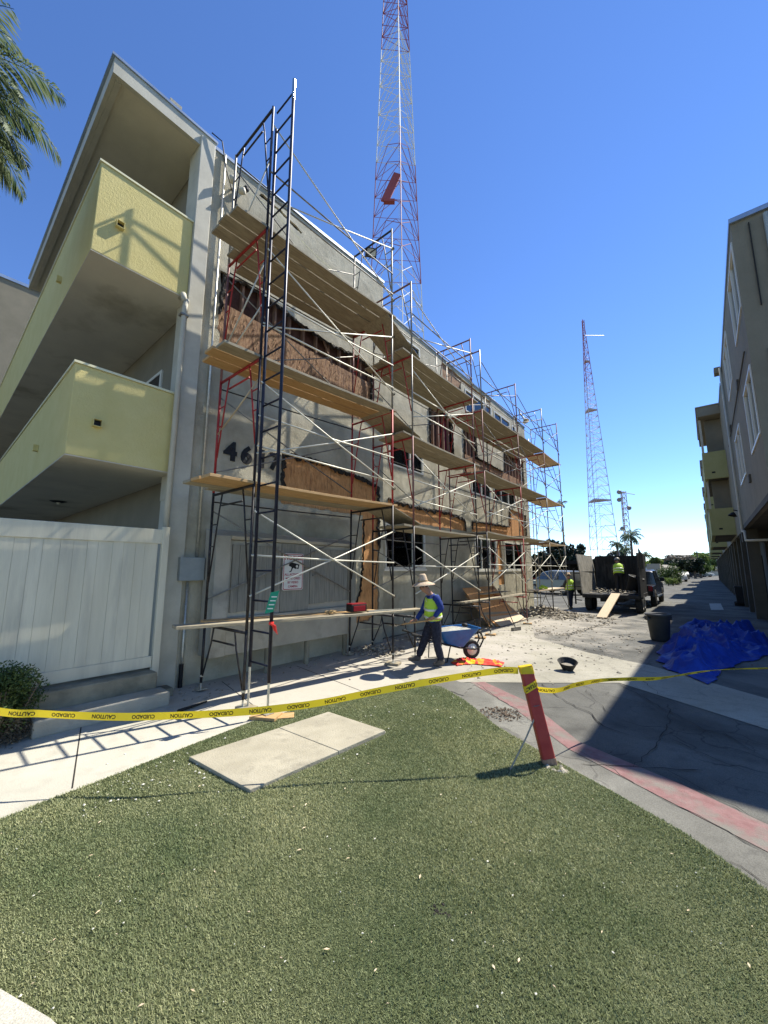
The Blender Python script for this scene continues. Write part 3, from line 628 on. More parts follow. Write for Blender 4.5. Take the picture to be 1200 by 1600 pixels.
for i, w_ in enumerate(wins2):
    f = window(BL, X2, *w_)
    y0, y1, z0, z1 = w_[:4]; mb = MB(); k = int((y1 - y0) * .62 / .05); vs = []; fs = []
    if i in (0, 1, 3, 6, 7, 8):
        for j in range(k + 1): y = y0 + j * .05; x = X2 - .16 + .02 * (1 if j % 2 else -1); vs += [(x, y, z0), (x, y, z1)]; fs += [(2 * j - 2, 2 * j, 2 * j + 1, 2 * j - 1)] if j else []
        mb.add(vs, fs).build('curtain', M['curtain'], f)
    BX('dark_window_backing', (X2 - .5, y0 - .3, z0 - .3), (X2 - .52, y1 + .3, z1 + .3), M['dark_room'], f)  # near-black sheet, its colour stands in for the unlit room
BX('window_sill', (X2 - .01, 8.36, 1.81), (X2 + .03, 10.5, 1.878), M['frame_w'], BL); BX('window_sill', (X2 - .01, 13.9, 1.77), (X2 + .03, 19.05, 1.838), M['frame_w'], BL)
# solid body behind the facade: backing wall, roof deck, end wall
BX('inner_wall', (-7.75, 2.95, 0), (-7.6, 20.2, 9.4), M['dark_room'], BL)
BX('end_wall', (-14, 20.26, .0), (X2 - .046, 20.4, 9.5), M['stucco'], BL)
BX('roof_deck', (-16, 2.8, 9.3), (X2 - .4, 20.25, 9.42), M['roofgrey'], BL)
BX('rear_wall', (-16.2, 2.8, 0), (-16, 20.4, 9.6), M['stucco'], BL)
BX('patio_wall', (-24.4, 2.66, 0), (X1 - .38, 2.86, 9.86), M['rwall'], BL)
# roof overhang with stucco soffit over the balconies
BX('roof_overhang', (-14.2, 1.16, 9.84), (X1 - .04, 2.66, 9.98), M['soffit'], BL)
mb = MB().box((X1 - .06, 1.10, 9.80), (X1 + .02, 2.80, 10.10)).box((-14.2, 1.10, 9.80), (X1 - .061, 1.16, 10.10)); mb.build('fascia', M['trim'], BL)
mb = MB().box((X1 - .08, 1.06, 10.102), (X1 + .045, 2.82, 10.15)).box((-14.2, 1.06, 10.102), (X1 - .081, 1.2, 10.15)); mb.build('roof_coping', M['coping'], BL)
BX('soffit_trim', (-14.0, 1.162, 9.79), (X1 - .062, 1.24, 9.838), M['trim'], BL)
BX('roof_vent', (-6.9, 1.95, 10.151), (-6.66, 2.15, 10.30), M['concrete'], BL)
for k, (z0, z1) in enumerate(((6.60, 8.12), (3.43, 4.77))):
    mb = MB(); mb.box((X1 - .16, 1.10, z0), (X1 - .0, 2.50, z1)); mb.box((-24.4, 1.10, z0), (X1 - .161, 1.24, z1))
    bal = mb.build('balcony', M['yellow'], BL, bevel=.012)
    mb = MB().box((X1 - .18, 1.08, z1 + .001), (X1 + .02, 2.50, z1 + .035)).box((-24.4, 1.08, z1 + .001), (X1 - .181, 1.26, z1 + .035)); mb.build('parapet_cap', M['cream'], bal)
    MB().box((-24.4, 1.25, z0 + .012), (X1 - .17, 2.655, z0 + .16)).build('balcony_floor', M['soffit_grey'], bal)
    MB().box((-24.4, 1.104, z0 - .014), (X1 - .004, 2.656, z0 - .001)).build('soffit', M['soffit_grey'], bal)
    sc = MB(); yy, zz = 1.42, z0 + (.62 if k == 0 else .52)
    t_, W_ = .008, .055
    for a, b in (((0, yy - W_, zz - W_), (.07, yy + W_, zz - W_ + t_)), ((0, yy - W_, zz + W_ - t_), (.07, yy + W_, zz + W_)), ((0, yy - W_, zz - W_ + t_), (.07, yy - W_ + t_, zz + W_ - t_)), ((0, yy + W_ - t_, zz - W_ + t_), (.07, yy + W_, zz + W_ - t_))):
        sc.box((X1 + .0 + a[0], a[1], a[2]), (X1 + b[0], b[1], b[2]))
    sc.build('scupper', M['yellow'], bal); BX('scupper_opening', (X1 + .001, yy - W_ + t_, zz - W_ + t_), (X1 + .006, yy + W_ - t_, zz + W_ - t_), M['black'], bal)
    MB().box((-8.85, 1.03, zz - .06), (-8.77, 1.10, zz - .04)).box((-8.79, 1.03, zz - .04), (-8.77, 1.10, zz + .05)).build('scupper', M['yellow'], bal)
# patio ceiling lamp, dark sliding doors
mb = MB(); c = on(107, 786, 2, 3.40)
lp = MB().lathe([(.001, 0), (.16, 0), (.17, -.02), (.10, -.05), (.06, -.055)], (c.x, 1.9, 3.438), 16).build('ceiling_lamp', M['black'], BL); MB().sphere((c.x, 1.9, 3.375), .04).build('bulb', M['lampglass'], lp)
for z0, z1 in ((.15, 2.5), (3.6, 5.7), (6.8, 8.9)):
    f = MB()
    for a, b in (((-9.9, 2.63, z0), (-9.82, 2.66, z1)), ((-8.0, 2.63, z0), (-7.92, 2.66, z1)), ((-9.0, 2.63, z0), (-8.94, 2.66, z1)), ((-9.9, 2.63, z1), (-7.92, 2.66, z1 + .06))): f.box(a, b)
    d = f.build('sliding_door', M['frame_w'], BL); BX('pane', (-9.82, 2.642, z0), (-8.0, 2.655, z1), M['carglass'], d)
# wing standing further left
BX('side_wing', (-26, -14, 0), (-24.5, 2.6, 15.6), M['rwall'], BL); BX('roof_coping', (-26.1, -14, 15.601), (-24.44, 2.6, 15.75), M['coping'], BL)
# downspout, conduits and boxes
ds = MB().tube([(X1 + .10, 2.46, 6.5), (X1 + .10, 2.44, 6.3), (X1 + .10, 2.43, .3)], .045, 8).tube([(X1 - .1, 2.42, 6.62), (X1 + .05, 2.42, 6.6), (X1 + .10, 2.43, 6.45)], .05, 8).build('downspout', M['trim'], BL, smooth=True)
BX('strap', (X1 + .04, 2.37, 6.17), (X1 + .155, 2.50, 6.2), M['dull_steel'], BL)
MB().tube([(X1 + .04, 2.98, 10.0), (X1 + .04, 2.98, 2.06)], .022, 8).tube([(X1 + .04, 2.86, 1.66), (X1 + .04, 2.86, .5), (X1 + .04, 2.86, .35)], .022, 8).build('conduit', M['grey_steel'], BL, smooth=True)
MB().tube([(X1 + .04, 2.86, .36), (X1 + .04, 2.86, .0)], .034, 8).build('conduit_boot', M['black'], BL)
BX('junction_box', (X1 + .002, 2.68, 1.67), (X1 + .14, 3.08, 2.05), M['grey_metal'], BL, bevel=.008)
MB().tube([(X1 + .1, 2.66, 10.16), (X1 + .14, 2.85, 10.12), (X1 + .12, 2.98, 9.6), (X1 + .06, 3.2, 9.2), (X1 + .05, 3.3, 9.0)], .012, 6).build('cable', M['black'], BL, smooth=True)
lt = MB().tube([(X1, 3.15, 9.4), (X1 + .12, 3.18, 9.35)], .02).lathe([(.03, 0), (.06, .02), (.065, .12), (.001, .13)], (X1 + .12, 3.12, 9.42), 10, (1, -.5, .2)).lathe([(.03, 0), (.06, .02), (.065, .12), (.001, .13)], (X1 + .12, 3.26, 9.36), 10, (1, .6, -.1)).build('security_lamp', M['trim'], BL, smooth=True)
sb = MB().lathe([(.001, 0), (.05, 0), (.06, .05), (.06, .1), (.001, .12)], (X1 + .02, 3.42, 9.6), 10, (1, 0, -.4)).build('camera_dome', M['black'], BL)

# ================================================================== meter cabinet under the wall
CB = thing('meter_cabinet', (-6.4, 4.8, 0), 'raised grey stucco meter cabinet with weathered plank doors on short posts', 'cabinet')
cx = -6.2
mb = MB().prism([(cx, 3.1, .45), (cx, 3.1, 2.42), (X1 + .05, 3.1, 2.55), (X1 + .05, 3.1, .45)], (0, .26, 0))
mb.prism([(cx, 3.361, 2.36), (cx + .03, 3.361, 2.42), (X1 + .05, 3.361, 2.55), (X1 + .05, 3.361, 2.36)], (0, 3.1, 0))
mb.box((cx - .005, 3.361, .46), (X1 + .05, 6.46, 1.05)); mb.box((cx - .06, 3.361, 1.05), (X1 + .05, 6.46, 2.355)); mb.build('body', M['concrete'], CB, bevel=.008)
for y0, y1, z0, z1 in ((3.42, 4.36, 1.12, 2.28), (5.12, 6.36, 1.16, 2.28)):
    mb = MB(); y = y0; zs = random.Random(int(y0 * 10))
    while y < y1 - .02:
        mb.box((cx - .058, y, z0 + zs.uniform(0, .02)), (cx - .035 + zs.uniform(-.004, .006), y + .128, z1)); y += .134
    d = mb.build('door', M['doorwood'], CB)
    BX('handle', (cx - .03, y0 + .05 if y0 > 5 else y1 - .12, 1.72), (cx - .01, y0 + .16 if y0 > 5 else y1 - .02, 1.75), M['dull_steel'], d)
BX('centre_panel', (cx - .058, 4.42, 1.06), (cx - .04, 5.08, 2.34), M['doorwood'], CB)
for y in (4.25, 5.15, 6.2): MB().lathe([(.055, 0), (.055, .46)], (cx - .12, y, 0), 12).build('leg', M['concrete_dark'], CB, smooth=True)
BX('latch', (cx - .04, 4.44, 1.66), (cx - .03, 4.52, 1.8), M['tool_red'], CB)
# NOTICE sign
SG = thing('notice_sign', (cx + .03, 4.66, 1.5), 'white video surveillance notice sign with red border on the cabinet', 'sign')
sx = cx + .0
def rrect(y0, y1, z0, z1, r, x, th):
    P = []
    for (cy_, cz_, a0) in ((y1 - r, z1 - r, 0), (y0 + r, z1 - r, 90), (y0 + r, z0 + r, 180), (y1 - r, z0 + r, 270)):
        for k in range(5): a = R_(a0 + k * 22.5); P.append((x, cy_ + r * math.cos(a), cz_ + r * math.sin(a)))
    return MB().prism(P, (th, 0, 0))
rrect(4.42, 4.90, 1.46, 2.16, .04, sx, .012).build('plate', M['sign_w'], SG)
ring = tri_plate([(p.y, p.z) for p in rrect(4.432, 4.888, 1.472, 2.148, .035, 0, 1).v[:20]], [[(p.y, p.z) for p in rrect(4.445, 4.875, 1.485, 2.135, .03, 0, 1).v[:20]]], lambda u, v, t: Vector((sx + .0145 - t, u, v)), .002)
ring.build('border', M['sign_r'], SG)
def sign_text(s, y, z, size, m, bold=.0):
    vs, fs = text_geo(s, size, bold); return MB().add([(sx + .0145, y + v.x, z + v.y) for v in vs], fs).build('lettering', m, SG)
sign_text('NOTICE', 4.66, 2.07, .115, M['sign_r'], .003)
for k, t in enumerate(('ALL ACTIVITIES', 'MONITORED', 'BY VIDEO', 'CAMERA')): sign_text(t, 4.66, 1.755 - k * .075, .058, M['sign_r'], .0015)
mb = MB(); e_ = sx + .0146
mb.prism([(e_, 4.57, 2.0), (e_, 4.75, 1.96), (e_, 4.72, 1.86), (e_, 4.55, 1.92)], (.001, 0, 0)); mb.prism([(e_ + .0012, 4.70, 1.97), (e_ + .0012, 4.80, 1.95), (e_ + .0012, 4.78, 1.86), (e_ + .0012, 4.69, 1.88)], (.001, 0, 0))
mb.prism([(e_, 4.62, 1.90), (e_, 4.66, 1.90), (e_, 4.61, 1.81), (e_, 4.56, 1.80), (e_, 4.57, 1.82), (e_, 4.60, 1.83)], (.001, 0, 0)); mb.build('camera_symbol', M['ink'], SG)
MB().lathe([(.001, 0), (.026, 0), (.026, .001)], (e_ + .003, 4.74, 1.912), 14, (1, 0, 0)).build('camera_symbol', M['sign_w'], SG)

# ================================================================== white fence, steps
FX = -6.42
FN = thing('privacy_fence', (FX, .5, 0), 'tall white painted board fence closing off the ground floor patio', 'fence')
tri_plate([(-1.6, .58), (2.30, .58), (2.30, 2.26), (-1.6, 2.22)], [], lambda u, v, t: Vector((FX - t, u, v)), .02).build('backing', M['white_wood'], FN)
mb = MB(); y = -1.6; k = 0
k = 0
while y < 2.28:
    wd = min((.15, .12, .17, .135)[k % 4], 2.295 - y); mb.box((FX + .001, y, .60), (FX + .012 + .003 * (k % 2), y + wd - .0022, 2.24)); y += wd; k += 1
mb.build('boards', M['white_wood'], FN)
BX('top_rail', (FX - .02, -1.6, 2.241), (FX + .03, 2.36, 2.46), M['white_wood'], FN, bevel=.006); BX('bottom_rail', (FX + .0, -1.6, .44), (FX + .026, 2.34, .598), M['white_wood'], FN, bevel=.006)
BX('post', (FX - .03, 2.345, .30), (FX + .045, 2.44, 2.50), M['white_wood'], FN, bevel=.006)
ST = thing('concrete_steps', (-6.1, 1, 0), 'two weathered concrete ledges stepping down below the white fence', 'steps')
BX('upper_ledge', (-6.9, -1.6, 0), (-6.20, 2.36, .40), M['concrete_dark'], ST, bevel=.015)
BX('lower_ledge', (-6.20, 1.0, 0), (-5.86, 2.42, .19), M['concrete'], ST, bevel=.02)
BX('foot_block', (-6.5, 2.45, .006), (-6.25, 2.62, .12), M['concrete_dark'], ST, bevel=.01)
BX('patio_slab', (-14, -4, .3), (-6.9, 2.6, .34), M['concrete_dark'], ST)

# ================================================================== SCAFFOLDING
XO, XI = -4.95, -6.16
def frame(par, y, z0, z1, m, mh=None, mi=None, y2=None, rungs=True, xo=XO, xi=XI):
    """walk-through frame: two posts, header, inner arch legs"""
    mh = mh or m; mi = mi or m; r = .021; y2 = y if y2 is None else y2
    o = MB().tube([(xo, y, z0), (xo, y2, z1 - .0)], r).build('post', m, par, smooth=True)
    MB().tube([(xi, y, z0), (xi, y2, z1)], r).build('post', mi, par, smooth=True)
    mb = MB(); H = z1 - .04; L = z1 - z0
    mb.tube([(xo - .02, y2, H), (xi + .02, y2, H)], .022); mb.tube([(xo - .3, y2, H - .2), (xi + .3, y2, H - .2)], .015)
    mb.build('header', mh, par, smooth=True)
    bt = z0 + L * (.30 if L > 1.3 else .12)
    for xa, s in ((xo, -1), (xi, 1)):
        mb = MB(); mb.tube([(xa + s * .30, y2, H), (xa + s * .24, y2, H - .25), (xa + s * .03, y, bt)], .013)
        if rungs and L > 1.3:
            for t in (.35, .6): zz = H - (H - bt) * t; mb.tube([(xa, y, zz), (xa + s * (.30 - .28 * t), y, zz)], .010)
        mb.build('arch_brace', m if L < 1.3 else mh if mh is not m and mh.name.startswith('red') else m, par, smooth=True)
def jack(par, x, y, z0, m=None, plate=.05):
    MB().tube([(x, y, plate), (x, y, z0 + .12)], .014, 8).box((x - .07, y - .07, plate - .012), (x + .07, y + .07, plate)).lathe([(.03, 0), (.03, .03)], (x, y, max(z0 - .06, plate + .02)), 8).build('screw_jack', m or M['dull_steel'], par)
def brace(par, a, b, m=None, r=.0125):
    MB().tube([a, (Vector(a) + Vector(b)) / 2 + Vector((0, 0, -.012)), b], r, 7).build('cross_brace', m or M['brace'], par, smooth=True)
def clamp(par, p):
    MB().lathe([(.03, -.03), (.034, 0), (.03, .03)], p, 8, (1, 0, 0)).build('coupler', M['dull_steel'], par)
SA = thing('scaffold', (XO, 4.6, 0), 'nearest scaffold tower, black, red and grey frames with a tall navy ladder', 'scaffold', 'scaffold towers along the stripped wall')
BK, NV, RD, MR, GS, DL = M['black_steel'], M['navy_steel'], M['red_steel'], M['maroon_steel'], M['grey_steel'], M['dull_steel']
ya, yb = 2.98, 6.2
TL = [.13, 1.03, 3.10, 5.07, 7.32, 9.65]; TR = [.10, .97, 3.18, 5.28, 7.53, 9.75]
for T, y, cols in ((TL, ya, [(BK, BK, BK), (BK, BK, BK), (NV, RD, RD), (NV, RD, MR), (NV, BK, DL)]), (TR, yb, [(BK, BK, BK), (BK, BK, BK), (RD, RD, RD), (DL, RD, MR), (DL, BK, DL)])):
    for k in range(5): frame(SA, y, T[k], T[k + 1], cols[k][0], cols[k][1], cols[k][2])
for x, y, z in ((XI, ya, .13), (XI, yb, .10), (XO, yb, .10), (XO, ya, .13)): jack(SA, x, y, z + .15, GS)
o_ = .03
for k in range(1, 5):
    a0, a1 = TL[k], TL[k + 1]; b0, b1 = TR[k], TR[k + 1]
    X = XO + o_
    brace(SA, (X, ya, a0 + (a1 - a0) * .22), (X, yb, b1 - .55)); brace(SA, (X + .02, ya, a1 - .42), (X + .02, yb, b0 + .35))
    clamp(SA, (X, yb, b1 - .55)); clamp(SA, (X, yb, b0 + .35))
    brace(SA, (X, ya, a0 + 1.02), (X, yb, b0 + 1.02), M['brace'] if k < 4 else DL, .014)
    if k >= 2: brace(SA, (X, ya, a0 + .55), (X, yb, b0 + .5), M['brace'] if k < 4 else DL, .014)
    X = XI - .0
    brace(SA, (X, ya, a0 + .35), (X, yb, b1 - .55), DL); brace(SA, (X, ya, a1 - .3), (X, yb, b0 + .4), DL); brace(SA, (X, ya, a1 - .15), (X, yb, b1 - .15), BK)
brace(SA, (XO, ya, TL[4] + 1.3), (XI, ya, TL[4] + .15), M['brace']); brace(SA, (XO, ya, TL[4] - .6), (XI, ya, TL[3] + .5), M['brace'])
brace(SA, (XO, ya, TL[3] - .35), (XI, ya, TL[2] + 1.0), mat('tan_brace', (.5, .4, .24), None)); 
brace(SA, (XO, ya, TL[3] + .9), (XI, ya, TL[3] + .3), M['brace'])
# ladder section bolted to the outer post
LD = MB(); lx0, lx1, ly = XO + .045, XO + .50, 3.03
LD.tube([(lx0, ly, .55), (lx0, ly, 9.2)], .024).tube([(lx1, ly, .42), (lx1, ly, 9.75)], .024)
z = .62
while z < 9.6: LD.tube([(lx0, ly, z), (lx1, ly, z)], .014); z += .405
LD.build('ladder', NV, SA, smooth=True)
MB().tube([(lx0, ly, .05), (lx0, ly, .6)], .015).build('screw_jack', GS, SA); MB().tube([(lx1, ly, .06), (lx1, ly, .50)], .015).box((lx1 - .06, ly - .06, .052), (lx1 + .06, ly + .06, .06)).build('screw_jack', GS, SA)
MB().tube([(lx1, ly, 9.4), (lx1, ly, 9.78)], .0265).build('ladder_tip', M['chrome'], SA)

SB = thing('scaffold', (XO, 8.5, 0), 'single bay scaffold tower with maroon frames stepped lower, next beyond the nearest one', 'scaffold', 'scaffold towers along the stripped wall')
TB = [.12, .88, 2.80, 4.90, 6.92, 8.85]; yc, yd = 6.95, 10.02
for y, cols in ((yc, [(BK, BK, BK), (BK, BK, BK), (MR, RD, RD), (DL, RD, MR), (DL, MR, DL)]), (yd, [(BK, BK, BK), (BK, BK, BK), (BK, RD, RD), (MR, RD, MR), (MR, MR, DL)])):
    for k in range(5): frame(SB, y, TB[k], TB[k + 1], cols[k][0], cols[k][1], cols[k][2], xi=XI)
for x in (XO, XI):
    for y in (yc, yd): jack(SB, x, y, .25, GS)
for k in range(1, 5):
    X = XO + o_; a0, a1 = TB[k], TB[k + 1]
    brace(SB, (X, yc, a0 + .45), (X, yd, a1 - .5)); brace(SB, (X + .02, yc, a1 - .45), (X + .02, yd, a0 + .4)); clamp(SB, (X, yd, a1 - .5)); clamp(SB, (X, yd, a0 + .4))
    brace(SB, (X, yc, a0 + 1.05), (X, yd, a0 + 1.05), M['brace'] if k < 4 else DL, .014)
    if k > 1: brace(SB, (X, yc, a0 + .6), (X, yd, a0 + .6), M['brace'] if k < 4 else DL, .014)
    X = XI; brace(SB, (X, yc, a0 + .5), (X, yd, a1 - .5), DL); brace(SB, (X, yc, a1 - .2), (X, yd, a1 - .2), DL); brace(SB, (X, yc, a1 - .45), (X, yd, a0 + .4), DL)
SC = thing('scaffold', (XO, 14.6, 0), 'long three bay scaffold with dark red frames running past the far end of the building', 'scaffold', 'scaffold towers along the stripped wall')
YC = [10.66, 13.6, 16.55, 18.75]; TC = [.1, .95, 2.95, 4.82, 6.78, 8.78]
cset = [[(BK, BK, BK), (BK, BK, BK), (MR, RD, MR), (MR, RD, MR), (DL, MR, DL)], [(MR, RD, BK), (RD, RD, MR), (RD, RD, BK), (MR, RD, BK), (MR, MR, DL)],
        [(BK, BK, BK), (DL, MR, BK), (DL, MR, DL), (MR, RD, MR), (DL, MR, DL)], [(DL, DL, DL), (DL, BK, DL), (DL, DL, DL), (DL, DL, DL), (MR, MR, DL)]]
for i, y in enumerate(YC):
    for k in range(5): frame(SC, y, TC[k], TC[k + 1], *cset[i][k], xi=XI)
    for x in (XO, XI): jack(SC, x, y, .22, GS)
for i in range(3):
    y0, y1 = YC[i], YC[i + 1]
    for k in range(1, 5):
        X = XO + o_; a0, a1 = TC[k], TC[k + 1]; bm_ = M['brace'] if k < 3 else DL
        brace(SC, (X, y0, a0 + .45), (X, y1, a1 - .5), bm_); brace(SC, (X + .02, y0, a1 - .45), (X + .02, y1, a0 + .4), bm_)
        brace(SC, (X, y0, a0 + 1.05), (X, y1, a0 + 1.05), bm_, .014)
        if k > 1: brace(SC, (X, y0, a0 + .6), (X, y1, a0 + .6), bm_, .014)
        X = XI; brace(SC, (X, y0, a0 + .5), (X, y1, a1 - .5), DL); brace(SC, (X, y0, a1 - .3), (X, y1, a1 - .3), DL)
# end ladder frame past the building corner
mb = MB()
for x in (XI - .15, XI - .6): mb.tube([(x, 18.78, .1), (x, 18.78, 8.3)], .02)
z = .5
while z < 8.2: mb.tube([(XI - .15, 18.78, z), (XI - .6, 18.78, z)], .012); z += .42
mb.build('ladder', GS, SC, smooth=True)

# decks: every plank is a thing
def plank(p, q, wd, th, m, label, sag=.0, group='scaffold planks'):
    p, q = Vector(p), Vector(q); mb = MB(); n = 6; d = (q - p).normalized(); side = d.cross(Vector((0, 0, 1))).normalized(); up = side.cross(d)
    vs = []; fs = []; rr = random.Random(label)
    for i in range(n + 1):
        c = p + (q - p) * (i / n) + Vector((0, 0, -sag * math.sin(math.pi * i / n)))
        for a, b in ((-1, 0), (1, 0), (1, 1), (-1, 1)): vs.append(c + side * (a * wd / 2) + up * (b * th))
        if i:
            k = 4 * i
            for j in range(4): fs.append((k - 4 + j, k - 4 + (j + 1) % 4, k + (j + 1) % 4, k + j))
    fs += [(3, 2, 1, 0), (4 * n, 4 * n + 1, 4 * n + 2, 4 * n + 3)]
    o = mb.add(vs, fs).build('plank', m, loc=(p + q) / 2, bevel=.004)
    return tag(o, label, 'plank', group)
BD, BN, PY = M['board'], M['board_new'], M['ply']
pos = ('outermost', 'middle', 'innermost')
deckA = [('lowest', TL[2], TR[2], [(-5.06, 2.32, 6.35, BN), (-5.325, 2.30, 6.3, BN), (-5.59, 2.30, 6.32, BD)]),
         ('middle', TL[3], TR[3], [(-5.06, 2.40, 6.35, BD), (-5.325, 2.36, 6.3, BN), (-5.59, 2.45, 6.32, BN)]),
         ('top', TL[4], TR[4], [(-5.06, 2.46, 6.34, BD), (-5.325, 2.42, 6.38, BD), (-5.59, 2.44, 6.34, BD)])]
for nm, zl, zr, L in deckA:
    sl_ = (zr - zl) / (yb - ya)
    for i, (x, y0, y1, m) in enumerate(L):
        f = lambda y: zl - .012 + (y - ya) * sl_ + .002
        plank((x, y0, f(y0)), (x - .01 * i, y1, f(y1)), .25, .042, m, f'long {("weathered grey" if m is BD else "orange brown")} plank, {pos[i]} on the {nm} deck of the nearest scaffold', .02)
for nm, z in (('lowest', TB[2]), ('middle', TB[3]), ('top', TB[4])):
    for i, x in enumerate((-5.08, -5.35, -5.62)):
        plank((x, 6.6 + .04 * i, z - .01), (x, 10.42 - .03 * i, z - .01), .258, .042, BD, f'grey plank, {pos[i]} on the {nm} deck of the second scaffold', .03)
for j, bay in enumerate(('nearest', 'centre', 'end')):
    for nm, z in (('lowest', TC[2]), ('middle', TC[3]), ('top', TC[4])):
        for i, x in enumerate((-5.14, -5.57)):
            zz = z - .01 + .045 * (j % 2); plank((x, YC[j] - (.2 if j % 2 else -.02) - .05 * i, zz), (x, YC[j + 1] + (.25 if j % 2 == 0 or j == 2 else .0) + .04 * i, zz + (-.02 if j == 2 else 0)), .415, .042, PY if j == 2 else BD, f'pale plank, {("outer", "inner")[i]} on the {nm} deck of the {bay} bay of the long scaffold', .03)
for x, y0, nm in ((-5.86, 2.85, 'fourth'), (-6.13, 3.15, 'fifth')):  # extra inner planks, added to throw shade on the wall and lower balcony
    f = lambda y: TL[4] - .01 + (y - ya) * (TR[4] - TL[4]) / (yb - ya)
    plank((x, y0, f(y0)), (x, 6.3, f(6.3)), .25, .042, BD, f'weathered grey plank, {nm} from the outside on the top deck of the nearest scaffold', .01)
for x, w_ in ((-5.89, 'fourth'), (-6.16, 'fifth')):  # second tower gets added planks too, for their shadow on the wall
    plank((x, 6.75, TB[4] - .01), (x, 10.35, TB[4] - .01), .255, .042, BD, f'grey plank, {w_} from the outside on the top deck of the second scaffold', .02)
plank((-6.02, YC[0] + .02, TC[4] - .01), (-6.02, YC[2], TC[4] - .01), .42, .042, BD, 'long pale plank nearest the wall on the top deck of the long scaffold', .02)  # added plank, placed for the shade it casts on the wall
plank((-5.89, 2.75, TL[2] + .0), (-5.89, 6.3, TR[2]), .25, .042, BD, 'weathered grey plank, fourth from the outside on the lowest deck of the nearest scaffold', .01)  # another added inner plank, shading the wall below the lowest deck
# sloped plywood sheets bridging the two tower heights
for lab, p, q, m in (('large plywood sheet sloping from the nearest top deck down to the second tower', (-5.36, 6.05, 7.50), (-5.36, 7.35, 6.98), BD), ('plywood sheet sloping between the middle decks of the first two towers', (-5.36, 6.05, 5.26), (-5.36, 7.3, 4.96), BD),
                     ('short plywood sheet bridging the lowest decks of the first two towers', (-5.36, 6.1, 3.19), (-5.36, 7.3, 2.86), BD), ('dark loose board lying tilted on the end of the nearest top deck', (-5.6, 5.75, 7.62), (-5.5, 6.7, 7.66), M['doorwood'])):
    plank(p, q, .78 if 'large' in lab or 'sheet' in lab else .35, .018, m, lab, 0, 'bridging sheets between the scaffold towers')
# working bench at waist height
plank((-5.50, 2.25, 1.075), (-4.66, 6.75, 1.02), .26, .042, BD, 'dusty grey plank lying at waist height across the nearest scaffold bay', .01, 'waist high bench planks')
plank((-5.86, 2.8, 1.06), (-5.28, 5.95, 1.02), .24, .04, M['board_new'], 'orange brown plank at waist height, closer to the cabinet', .01, 'waist high bench planks')
plank((-5.35, 9.7, .93), (-5.15, 14.0, .975), .28, .042, BD, 'grey waist high plank spanning from the second scaffold to the long one', .01, 'waist high bench planks')
plank((-5.6, 16.2, .975), (-5.5, 19.4, .975), .5, .042, PY, 'pale board at waist height at the far end of the long scaffold', .0, 'waist high bench planks')
# wooden sole blocks under the legs
def block(x, y, a, sx, sy, th, m, lab, z=.007):
    c, s = math.cos(a), math.sin(a); o = MB().obox((x, y, z + th / 2), (c * sx, s * sx, 0), (-s * sy, c * sy, 0), (0, 0, th / 2)).build('wood_block', m, loc=(x, y, z), bevel=.004); tag(o, lab, 'block', 'timber sole blocks under the scaffold legs')
block(lx1, ly - .02, .5, .17, .11, .042, BN, 'orange timber sole block under the ladder foot at the turf edge')
block(lx1 + .12, ly + .12, .9, .16, .09, .018, BN, 'thin timber offcut lying next to the ladder foot block', .007)
block(lx0, ly - .02, .2, .12, .09, .04, BD, 'grey timber block under the inner ladder rail')
for x, y, lab in ((XO, yb, 'grey timber block under the scaffold leg near the worker'), (XO, yd, 'timber block under the last leg of the second scaffold'), (XO, YC[0], 'timber block under the first leg of the long scaffold'), (XO, YC[1], 'timber block under the leg before the leaning plywood')):
    block(x, y, .3, .14, .10, .04, BN if y > 9 else BD, lab)
# flood lamp clamped to the top of the nearest tower
FLm = thing('flood_lamp', (-5.5, 6.25, 9.0), 'square work flood lamp on a bracket near the top of the nearest scaffold', 'lamp')
p = on(580, 395, 1, 6.35); nrm = Vector((.7, -.55, -.45)).normalized(); s_ = nrm.cross(Vector((0, 0, 1))).normalized(); u_ = s_.cross(nrm)
MB().obox(p, nrm * .04, s_ * .13, u_ * .10).build('housing', M['black'], FLm); MB().obox(p + nrm * .042, nrm * .004, s_ * .105, u_ * .075).build('lens', M['lampglass'], FLm)
MB().tube([p - u_ * .1, p - u_ * .2 + s_ * .1, p + s_ * .16], .012).build('bracket', M['dull_steel'], FLm)
cl2 = thing('clamp_lamp', (-5.9, 16.6, 8.4), 'white clamp lamp fixed beside the top of the long scaffold', 'lamp')
p = on(818, 653, 1, 16.5); MB().lathe([(.03, 0), (.05, .08), (.14, .26)], p, 12, (.5, -.3, -.8)).build('reflector', M['frame_w'], cl2, smooth=True); MB().tube([p, p + Vector((-.15, 0, .25)), p + Vector((-.2, .05, .45))], .03).build('arm', M['dull_steel'], cl2)
